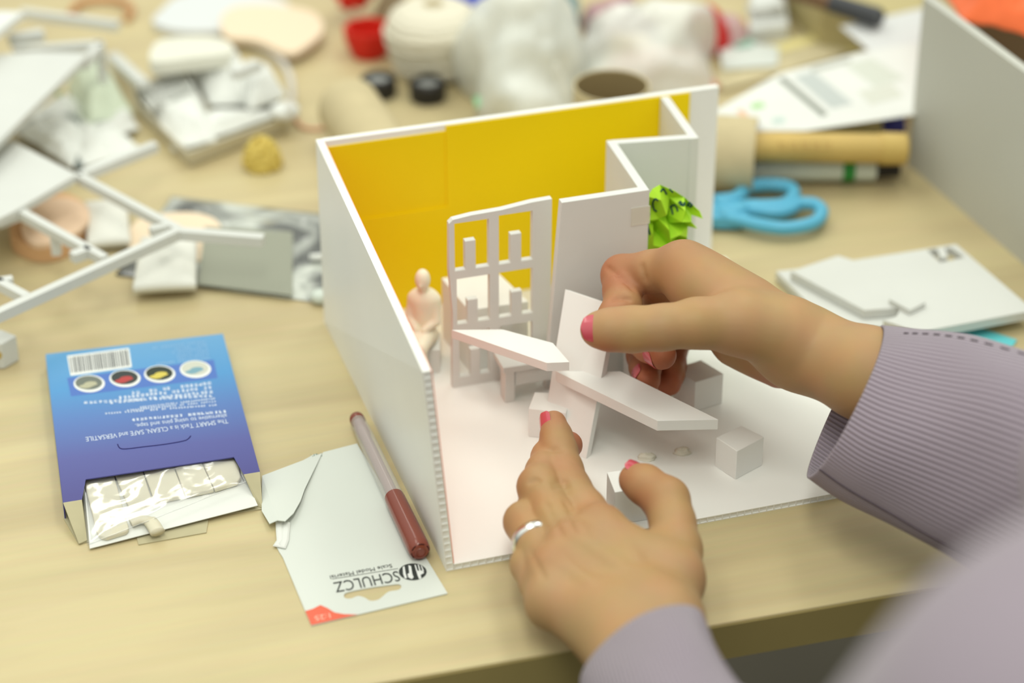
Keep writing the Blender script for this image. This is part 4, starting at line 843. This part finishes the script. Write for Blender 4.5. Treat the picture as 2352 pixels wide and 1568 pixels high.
lumpm(1420, 110, 24, 26, 30, 27, mat('mauve_cloth', rgb(186, 152, 156), .8, .1), 'mauve_cloth', 'mauve cloth inside the right plastic bag', 'cloth', amp=.4)
lumpm(1448, 165, 18, 14, 24, 28, mat('peach_cloth', rgb(226, 196, 150), .8, .1), 'peach_cloth', 'peach cloth inside the right plastic bag', 'cloth', amp=.4)
one('green_mark_sticker', flat_px([(1088, 222), (1108, 218), (1110, 240), (1092, 244)], 9, 10), mat('mint_mark', rgb(150, 208, 164), .6, .2), 'small mint green sticker at the foot of the left plastic bag', 'sticker')
bt = thing('small_bottle', 'small blue-grey glass bottle standing between the two plastic bags', 'bottle', G(1293, 112, 0))
gb = G(1293, 112, 0); obj('glass', lathe([(0, 9), (.08, 10), (.62, 10), (.72, 6), (.8, 5.5)], gb+A3(0, 0, .001), gb+A3(0, 0, .05), 32), mat('blue_grey_glass', rgb(150, 176, 178), .15, .5, alpha=.9), bt, smooth=True)
obj('stopper', lathe([(.8, 6.2), (1, 6.2)], gb+A3(0, 0, .001), gb+A3(0, 0, .05), 24), mat('cream_cap', rgb(214, 208, 160), .5, .3), bt, smooth=True, sharp=40)
one('red_pouch', heap(G(1628, 104, 0), 14, 18, 32, seed=31, f=18, amp=.4), mat('red_pouch', rgb(190, 48, 46), .6, .3), 'dark red pouch at the top edge right of the plastic bags', 'pouch', smooth=True)
lumpm(1652, 100, 22, 14, 16, 33, mat('rose_film', rgb(206, 170, 172), .4, .4, alpha=.8), 'rose_wrapper', 'rose coloured wrapper in front of the dark red pouch', 'wrapper', amp=.5)
# upright cardboard tube
ub = G(1400, 388, 0); s_ = 1.0
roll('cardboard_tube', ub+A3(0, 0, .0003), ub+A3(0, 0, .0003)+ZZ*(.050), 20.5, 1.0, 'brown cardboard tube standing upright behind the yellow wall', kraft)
# lying cardboard tube behind the left corner
ra = G(792, 236, 21); rb = G(868, 330, 21)
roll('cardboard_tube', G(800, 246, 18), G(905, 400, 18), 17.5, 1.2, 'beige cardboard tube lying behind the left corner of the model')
# twine cone
tw = mat('cotton_twine', rgb(222, 216, 198), .9, .1); n, L, b = nodes(tw)
tc = n.new('ShaderNodeTexCoord'); wv = n.new('ShaderNodeTexWave'); wv.bands_direction = 'Z'; wv.inputs['Scale'].default_value = 90; wv.inputs['Distortion'].default_value = 3; bp = n.new('ShaderNodeBump'); bp.inputs['Distance'].default_value = .001; bp.inputs['Strength'].default_value = .6
L.new(tc.outputs['Object'], wv.inputs['Vector']); L.new(wv.outputs['Fac'], bp.inputs['Height']); L.new(bp.outputs[0], b.inputs['Normal'])
tbs = G(998, 165, 0); tt = thing('twine_spool', 'fat spool of cream cotton twine standing behind the black rings', 'twine', tbs)
prof = [(0, 17), (.04, 21), (.2, 23.5), (.38, 25), (.5, 26.8), (.62, 28), (.72, 28), (.84, 25), (.93, 19), (.98, 11), (.985, 6), (.93, 5.6)]
obj('wound_twine', lathe(prof, tbs+A3(0, 0, .0004), tbs+A3(.0, 0, .044), 64), tw, tt, smooth=True)
hel = []
for i in range(300):
    t = i/420; zz_ = .03+.93*t; r = np.interp(zz_, [p[0] for p in prof[:11]], [p[1] for p in prof[:11]])+.3; an = t*2*math.pi*10; tl = .0025*math.sin(an+ (1 if int(t*10) % 2 else 2.5))
    hel.append(tbs+A3(math.cos(an)*r/1000, math.sin(an)*r/1000, +.044*zz_+tl*(1-abs(2*t-1))))
obj('twine_strand', tube(hel, 1.9, 6), tw, tt, smooth=True)
obj('core', lathe([(.90, 5.5), (.99, 5.5), (.99, 4.5), (.9, 4.5), (.9, 5.5)], tbs+A3(0, 0, .0004), tbs+A3(0, 0, .0442), 32, cap=False), kraft, tt, smooth=True)
# black rings
for (px, py, lb) in ((870, 218, 'black-rimmed round cap half behind the lying cardboard tube'), (983, 228, 'black-rimmed round cap in front of the twine spool')):
    c = G(px, py, 0); t = thing('round_cap', lb, 'cap', c, 'black-rimmed caps')
    obj('rim', lathe([(0, 9.5), (.15, 10.5), (.9, 10.5), (1, 9.5), (1, 7.2), (.6, 7.0), (0, 9.5)], c+A3(0, 0, .0002), c+A3(0, 0, .0115), 40, cap=False), blkp, t, smooth=True, sharp=40)
    obj('grey_top', lathe([(0, 7.2), (1, 7.2)], c+A3(0, 0, .0082), c+A3(0, 0, .0092), 32), mat('grey_disc', rgb(150, 152, 150), .5, .3), t)
# red cup shapes
redm = mat('red_felt', rgb(206, 40, 26), .6, .3)
def cup(px, py, r, h, tilt, label, n_=24):
    c = G(px, py, 0); ax = A3(math.sin(tilt[0]), math.sin(tilt[1]), 1.0); ax /= np.linalg.norm(ax); c0 = c+A3(0, 0, r/1000*(.9 if tilt[0] or tilt[1] else .0)+.0003)
    t = thing('red_cup', label, 'cup', c, 'red faceted cups')
    obj('cup', lathe([(0, r*.62), (0, r*.7), (.5, r*.95), (1, r), (1, r*.88), (.5, r*.8), (.1, r*.6)], c0, c0+ax*h/1000, 8), redm, t)
    obj('cup_knot', lathe([(0, r*.35), (1, r*.3)], c0-ax*.004, c0, 8), redm, t)
cup(848, 126, 15, 18, (0, 0), 'bright red faceted cup nearest to the twine spool')
cup(800, 52, 14.5, 22, (.5, .3), 'darker red faceted cup tipped over at the top edge')
lumpm(902, 60, 12, 10, 26, 41, mat('brown_cord', rgb(150, 134, 108), .8, .1), 'brown_pouch', 'brown pouch behind the twine spool', 'pouch')
V, Fc = crumple([(1000, -30), (1135, -40), (1112, 45), (1085, 50)], 14, 14, 24, 18, 5, .2, .5)
one('blue_cloth', (V, Fc), mat('blue_cloth', rgb(72, 88, 180), .6, .2), 'blue cloth at the top edge behind the twine spool', 'cloth', smooth=True)
lumpm(1060, 10, 16, 12, 12, 43, mat('blue_pad', rgb(60, 74, 160), .7, .1), 'blue_pouch', 'blue pouch propping the blue cloth', 'pouch')

# ------------------------------------------------------------------ top left
pk = mat('peach_foam', rgb(234, 214, 188), .7, .2)
one('paper_plate', flat_px(spline([(352, 50, 0), (372, 20, 0), (420, -12, 0), (560, -18, 0), (660, 6, 0), (650, 50, 0), (560, 66, 0), (420, 70, 0)], 5, True) and [(p[0], p[1]) for p in spline([(352, 50, 0), (372, 20, 0), (420, -12, 0), (560, -18, 0), (660, 6, 0), (650, 50, 0), (560, 66, 0), (420, 70, 0)], 5, True)], .3, 5), mat('plate_white', (.68, .70, .71), .6, .2), 'white rounded sheet at the top left under the peach disc', 'sheet', bevel=.001)
def disc(pts, z0, z1, m_, label, nm='peach_disc', cat='disc'):
    return one(nm, flat_px([(p[0], p[1]) for p in spline([(x, y, 0) for x, y in pts], 6, True)], z0, z1), m_, label, cat, bevel=.0012)
disc([(508, 40), (545, 14), (640, 12), (720, 28), (742, 68), (700, 108), (660, 120), (590, 92), (520, 82)], 5.2, 9, pk, 'large pale peach foam disc lying on the white sheet at the top left')
cream = mat('cream_foam', (.74, .73, .64), .7, .2)
disc([(348, 110), (380, 88), (480, 84), (528, 98), (530, 122), (440, 134), (352, 142)], 20, 28, cream, 'cream padded oval behind the tray of white tissues', 'cream_pad', 'pad')
# tray with tissues
trm = mat('tray_card', rgb(206, 200, 180), .6, .3)
ty = thing('tissue_tray', 'shallow beige tray piled with white tissues behind the model', 'tray', G(470, 290, 0))
rim = [(305, 205), (440, 130), (640, 210), (672, 262), (430, 352), (312, 232)]
lo_ = [(315, 225), (440, 160), (630, 232), (655, 295), (425, 380), (322, 262)]
def tray():
    V = []; k = len(rim)
    for (x, y) in rim: V.append(G(x, y, 11))
    c = sum(V)/k; V2 = [c*[1, 1, 0]+(p-c)*[.93, .93, 0]+A3(0, 0, .0006) for p in V]; V3 = [c*[1, 1, 0]+(p-c)*[.97, .97, 0]+A3(0, 0, .011) for p in V]; V4 = [p*[1, 1, 0]*1+A3(0, 0, .0016)+(c-p)*[.02, .02, 0] for p in V2]
    Vt = V+V2+V3+V4; Fc = []
    for i in range(k): j = (i+1) % k; Fc += [(i, j, j+k, i+k), (i, i+2*k, j+2*k, j), (i+2*k, i+3*k, j+3*k, j+2*k)]
    Fc += [tuple(range(k, 2*k)), tuple(range(3*k, 4*k))]; return np.array(Vt), Fc
obj('tray', tray(), trm, ty, bevel=.0008)
tis = mat('tissue', (.76, .77, .74), .85, .1)
def tissue(quad, z0, h, seed, label, m_=tis, f=22, dome=0, nm='tissue', cat='tissue', wob=2., n_=34):
    return one(nm, crumple(quad, z0, h, n_, f, seed, .2, .4, dome, wob), m_, label, cat, smooth=True, group=None)
tissue([(330, 215), (440, 190), (500, 330), (400, 345)], 3, 12, 2, 'crumpled white tissue in the near left of the tray')
tissue([(420, 150), (560, 165), (640, 250), (480, 250)], 3, 16, 5, 'crumpled white tissue in the far middle of the tray', dome=8)
tissue([(520, 175), (600, 185), (662, 225), (570, 262)], 8, 10, 7, 'rounded white tissue on the right of the tray', dome=10)
tissue([(395, 290), (500, 250), (655, 262), (425, 345)], 3, 8, 9, 'folded white tissue along the near edge of the tray')
slat = [beam(G(318+i*11, 208-i*6.2, 8), G(350+i*11, 250-i*6.2, 13), 1.6, 3) for i in range(9)]
for i, g_ in enumerate(slat): obj('card_strip', g_, whiteB, ty)
one('foam_strip', beam(G(258, 130, 8), G(330, 195, 20), 7, 5), whiteS, 'short white foam strip leaning on the left end of the tray', 'strip', bevel=.0005)
one('foam_strip', beam(G(535, 172, 34), G(596, 148, 34), 6, 5), whiteS, 'short white foam strip lying across the back of the tray', 'strip', bevel=.0005)
one('white_button', lathe([(0, 6), (.2, 8), (.8, 8), (1, 6)], G(655, 266, 11.4), G(655, 266, 11.4)+A3(0, 0, .006), 24), whiteB, 'white round button on the right corner of the tray', 'button', smooth=True)
# gold bead
gm = mat('gold_bead', rgb(222, 198, 104), .4, .5, metal=.1, bump=(260, 1, .002)); gb = G(603, 384, 0)
gs = thing('gold_bead', 'knobbly golden bead in front of the tissue tray', 'bead', gb)
gv, gf = heap(gb+A3(0, 0, .0003), 10.5, 9, 17, seed=3, f=60, amp=.3, n=40); obj('bead', (gv, gf), gm, gs, smooth=True)
for k in range(46):
    an, ph = k*2.399, math.acos(1-(k+.5)/46*.98); c = gb+A3(.0102*math.sin(ph)*math.cos(an), .0088*math.sin(ph)*math.sin(an), .0165*math.cos(ph)+.001)
    obj('granule', lathe([(0, .5), (.3, 1.5), (.7, 1.5), (1, .5)], c-A3(0, 0, .0016), c+A3(0, 0, .0016), 8), gm, gs, smooth=True)
# copper wire and thin clear loops
cop = mat('copper_wire', rgb(206, 150, 100), .35, .5, metal=.4)
one('copper_band', tube(spline([G(*p) for p in [(165, 30, 2.5), (180, 8, 2.5), (230, -2, 2.5), (280, 4, 2.5), (302, 22, 2.5), (290, 44, 2.5)]], 6), 2.3, 8), cop, 'copper coloured looped wire at the top left', 'wire', smooth=True)
one('clear_tube', tube(spline([G(*p) for p in [(560, 95, 3), (620, 120, 3), (660, 160, 3), (672, 215, 3), (664, 250, 19)]], 6), 2.2, 8), mat('frosted_tube', (.84, .82, .78), .3, .5, alpha=.6), 'frosted plastic tube curving from the peach disc to the tray', 'tube', smooth=True)
one('pink_wire', tube(spline([G(*p) for p in [(672, 262, 1.2), (690, 288, 1.2), (720, 296, 1.2), (760, 290, 1.2), (790, 285, 1.2)]], 6), 1.1, 8), mat('pink_wire', rgb(222, 170, 140), .5, .3), 'pinkish wire between the tray and the lying cardboard tube', 'wire', smooth=True)

# ------------------------------------------------------------------ left: another white frame model and what lies under it
def pbag(quad, z0, h, seed, m_, label, nm='plastic_wrapper', cat='wrapper', **k): return one(nm, crumple(quad, z0, h, 40, 26, seed, .2, .3, k.get('dome', 0), 3), m_, label, cat, smooth=True)
pm = bpy.data.materials.new('printed_film'); pm.use_nodes = True; n, L, b = nodes(pm); b.inputs['Roughness'].default_value = .35
tc = n.new('ShaderNodeTexCoord'); nz = n.new('ShaderNodeTexNoise'); nz.inputs['Scale'].default_value = 30; nz.inputs['Detail'].default_value = 1; cr = n.new('ShaderNodeValToRGB'); e = cr.color_ramp.elements; cr.color_ramp.interpolation = 'EASE'
e[0].position = .35; e[0].color = rgb(92, 102, 100); e[1].position = .43; e[1].color = rgb(226, 228, 224)
L.new(tc.outputs['Object'], nz.inputs['Vector']); L.new(nz.outputs['Fac'], cr.inputs[0]); L.new(cr.outputs[0], b.inputs['Base Color'])
pbag([(20, 300), (150, 215), (215, 330), (170, 392)], 4, 10, 3, pm, 'white wrapper printed with dark grey patches under the foam frames')
pbag([(130, 230), (185, 220), (330, 345), (180, 400)], 3, 9, 15, pm, 'white and grey printed wrapper beside the long white strip')
gpf = mat('pale_green_film', rgb(216, 226, 204), .35, .4, alpha=.85)
pbag([(150, 205), (235, 150), (300, 265), (205, 300)], 4, 14, 21, gpf, 'pale green translucent wrapper left of the tray', dome=8)
pbag([(200, 262), (300, 255), (325, 300), (215, 332)], 3, 10, 22, whiteB, 'white crumpled scrap between the green wrapper and the tray', 'paper_scrap', 'scrap')
one('olive_ribbon', tube([G(132, 212, 3), G(152, 232, 3), G(172, 255, 3), G(186, 288, 3)], 1.8, 8), mat('leaf_green', rgb(132, 150, 70), .6, .2), 'olive green ribbon between the printed wrapper and the green one', 'ribbon', smooth=True)
# peach discs and soft white pads
brn = mat('peach_brown', rgb(216, 172, 128), .6, .2)
disc([(22, 530), (45, 470), (110, 440), (180, 455), (205, 505), (150, 560), (90, 572), (40, 556)], .3, 8, brn, 'peach brown disc on the table under the left foam frame', 'peach_disc')
disc([(48, 520), (80, 470), (140, 452), (196, 470), (200, 508), (150, 545), (80, 560)], 8.1, 11, mat('peach_foam_dark', rgb(236, 206, 178), .7, .2), 'pale peach disc lying on the peach brown one', 'peach_disc')
disc([(290, 545), (315, 506), (375, 490), (450, 488), (500, 508), (510, 550), (480, 590), (400, 606), (320, 590)], 1.2, 3.0, pk, 'pale peach disc lying on the grey plastic bag', 'peach_disc')
pad = mat('white_pad', (.78, .78, .73), .8, .1)
def padp(quad, z0, h, dome, seed, label): return one('foam_pad', crumple(quad, z0, h, 26, 16, seed, .25, 4, dome), pad, label, 'pad', smooth=True)
padp([(196, 462), (292, 462), (300, 552), (200, 560)], 6, 2, 5, 4, 'soft white pad between the two peach discs')
padp([(325, 545), (452, 535), (450, 652), (305, 660)], 9, 2, 5, 6, 'thick soft white pad under the end of the frame, on the peach disc')
# grey plastic bag
gbm = bpy.data.materials.new('grey_bag'); gbm.use_nodes = True; n, L, b = nodes(gbm)
b.inputs['Roughness'].default_value = .2; b.inputs['Coat Weight'].default_value = .6
tc = n.new('ShaderNodeTexCoord'); nz = n.new('ShaderNodeTexNoise'); nz.inputs['Scale'].default_value = 22; nz.inputs['Detail'].default_value = 4; nz.inputs['Distortion'].default_value = 1.2; cr = n.new('ShaderNodeValToRGB'); e = cr.color_ramp.elements
e[0].position = .40; e[0].color = rgb(72, 74, 72); e[1].position = .56; e[1].color = rgb(200, 204, 196)
L.new(tc.outputs['Object'], nz.inputs['Vector']); L.new(nz.outputs['Fac'], cr.inputs[0]); L.new(cr.outputs[0], b.inputs['Base Color'])
gy = thing('grey_packet', 'shiny grey plastic packet with a matt grey panel lying left of the model', 'packet', G(560, 580, 0))
obj('foil', crumple([(395, 452), (765, 495), (768, 700), (265, 632)], .5, 2.6, 50, 26, 3, .12, .3), gbm, gy, smooth=True)
obj('grey_panel', flat_px([(470, 520), (672, 532), (672, 678), (455, 652)], 3.2, 3.5), mat('matt_grey', rgb(150, 152, 138), .6, .2), gy)
obj('white_fold', tube([G(712, 592, 3.5), G(735, 590, 4), G(748, 592, 3.5)], 2, 8), whiteB, gy, smooth=True, label='white fold of the packet')  # white tube laid along the packet
one('white_bead', lathe([(0, 2), (.2, 5), (.8, 5), (1, 2)], G(737, 692, .3), G(737, 692, .3)+A3(0, 0, .006), 20), whp, 'small glossy white bead at the corner of the grey packet', 'bead', smooth=True)
# the frame model
fm = thing('frame_model', 'white foam board roof frame of another model, standing at the left edge', 'scale model', G(60, 560, 0))
Z1 = 30
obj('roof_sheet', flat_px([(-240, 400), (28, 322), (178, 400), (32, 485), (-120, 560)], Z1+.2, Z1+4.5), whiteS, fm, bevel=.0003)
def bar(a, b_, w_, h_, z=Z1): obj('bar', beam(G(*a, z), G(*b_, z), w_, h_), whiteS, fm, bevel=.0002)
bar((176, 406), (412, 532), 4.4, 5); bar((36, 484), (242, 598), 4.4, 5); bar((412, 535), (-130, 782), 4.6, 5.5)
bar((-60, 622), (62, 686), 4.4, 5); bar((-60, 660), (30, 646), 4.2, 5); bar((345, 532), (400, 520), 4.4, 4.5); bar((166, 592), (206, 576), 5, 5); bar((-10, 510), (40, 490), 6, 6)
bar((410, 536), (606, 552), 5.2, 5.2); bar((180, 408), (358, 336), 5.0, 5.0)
obj('post', beam(G(125, 530, Z1), G(125, 530, Z1)-ZZ*.013, 4.4, 4.4, up=(1, 0, 0)), whiteS, fm)
def post(px, py):
    p = G(px, py, Z1); obj('post', beam(p*[1, 1, 0]+ZZ*.0002, p-ZZ*.0025, 4.4, 4.4, up=(1, 0, 0)), whiteS, fm)
post(-110, 772); post(-200, 500); post(-60, 640)
# upper frame model
f2 = thing('frame_model', 'pair of large white foam sheets and ribs of the farther model at the top left', 'scale model', G(60, 220, 0))
Z2 = 44
obj('roof_sheet', flat_px([(-340, 150), (80, 118), (205, 122), (-40, 360), (-350, 380)], Z2, Z2+4), whiteS, f2, bevel=.0003)
obj('roof_sheet', flat_px([(-180, 20), (56, 26), (-60, 116), (-180, 120)], Z2+14, Z2+18), mat('foam_upper_sheet', (.74, .75, .73), .55, .2), f2, bevel=.0003)  # top sheet, a lighter white than the other sheets of this frame
for a, b_, w_, h_, z in (((50, 30), (272, 60), 5, 5, Z2-14), ((20, 92), (100, 80), 6, 6, Z2+2), ((30, 118), (236, 104), 5, 5, Z2-2), ((232, 104), (190, 150), 5, 5, Z2-2)): obj('bar', beam(G(*a, z), G(*b_, z), w_, h_), whiteS, f2, bevel=.0002)
for px, py in ((-330, 330), (-150, 40), (230, 108)):
    p = G(px, py, Z2-2); obj('post', beam(p*[1, 1, 0]+ZZ*.0002, p+ZZ*(.012 if py == 40 else 0), 4.4, 4.4, up=(1, 0, 0)), whiteS, f2)
# small white box on the left edge
wb = thing('small_box', 'little white box with a round hole at the left edge', 'box', G(10, 800, 0))
q = [(-60, 800), (10, 838), (40, 780), (-20, 752)]
top_ = [G(x, y, 14) for x, y in [(-45, 790), (3, 790), (38, 770), (0, 755)]]
bz_ = [A3(*(p[:2]), .0002) for p in top_]; obj('box', box8(bz_+top_), whiteS, wb, bevel=.0006)
c = (top_[0]*.25+top_[1]*.75); d_ = (top_[1]-top_[0]); nn_ = np.array([d_[1], -d_[0], 0]); nn_ /= np.linalg.norm(nn_)
obj('hole', lathe([(0, 2.2), (.5, 2.2), (.5, 1.4), (1, 1.4)], c*[1, 1, 0]+ZZ*.008, c*[1, 1, 0]+ZZ*.008+nn_*.0006, 20), mat('ochre', rgb(200, 176, 110), .6, .2), wb, label='round ochre opening')
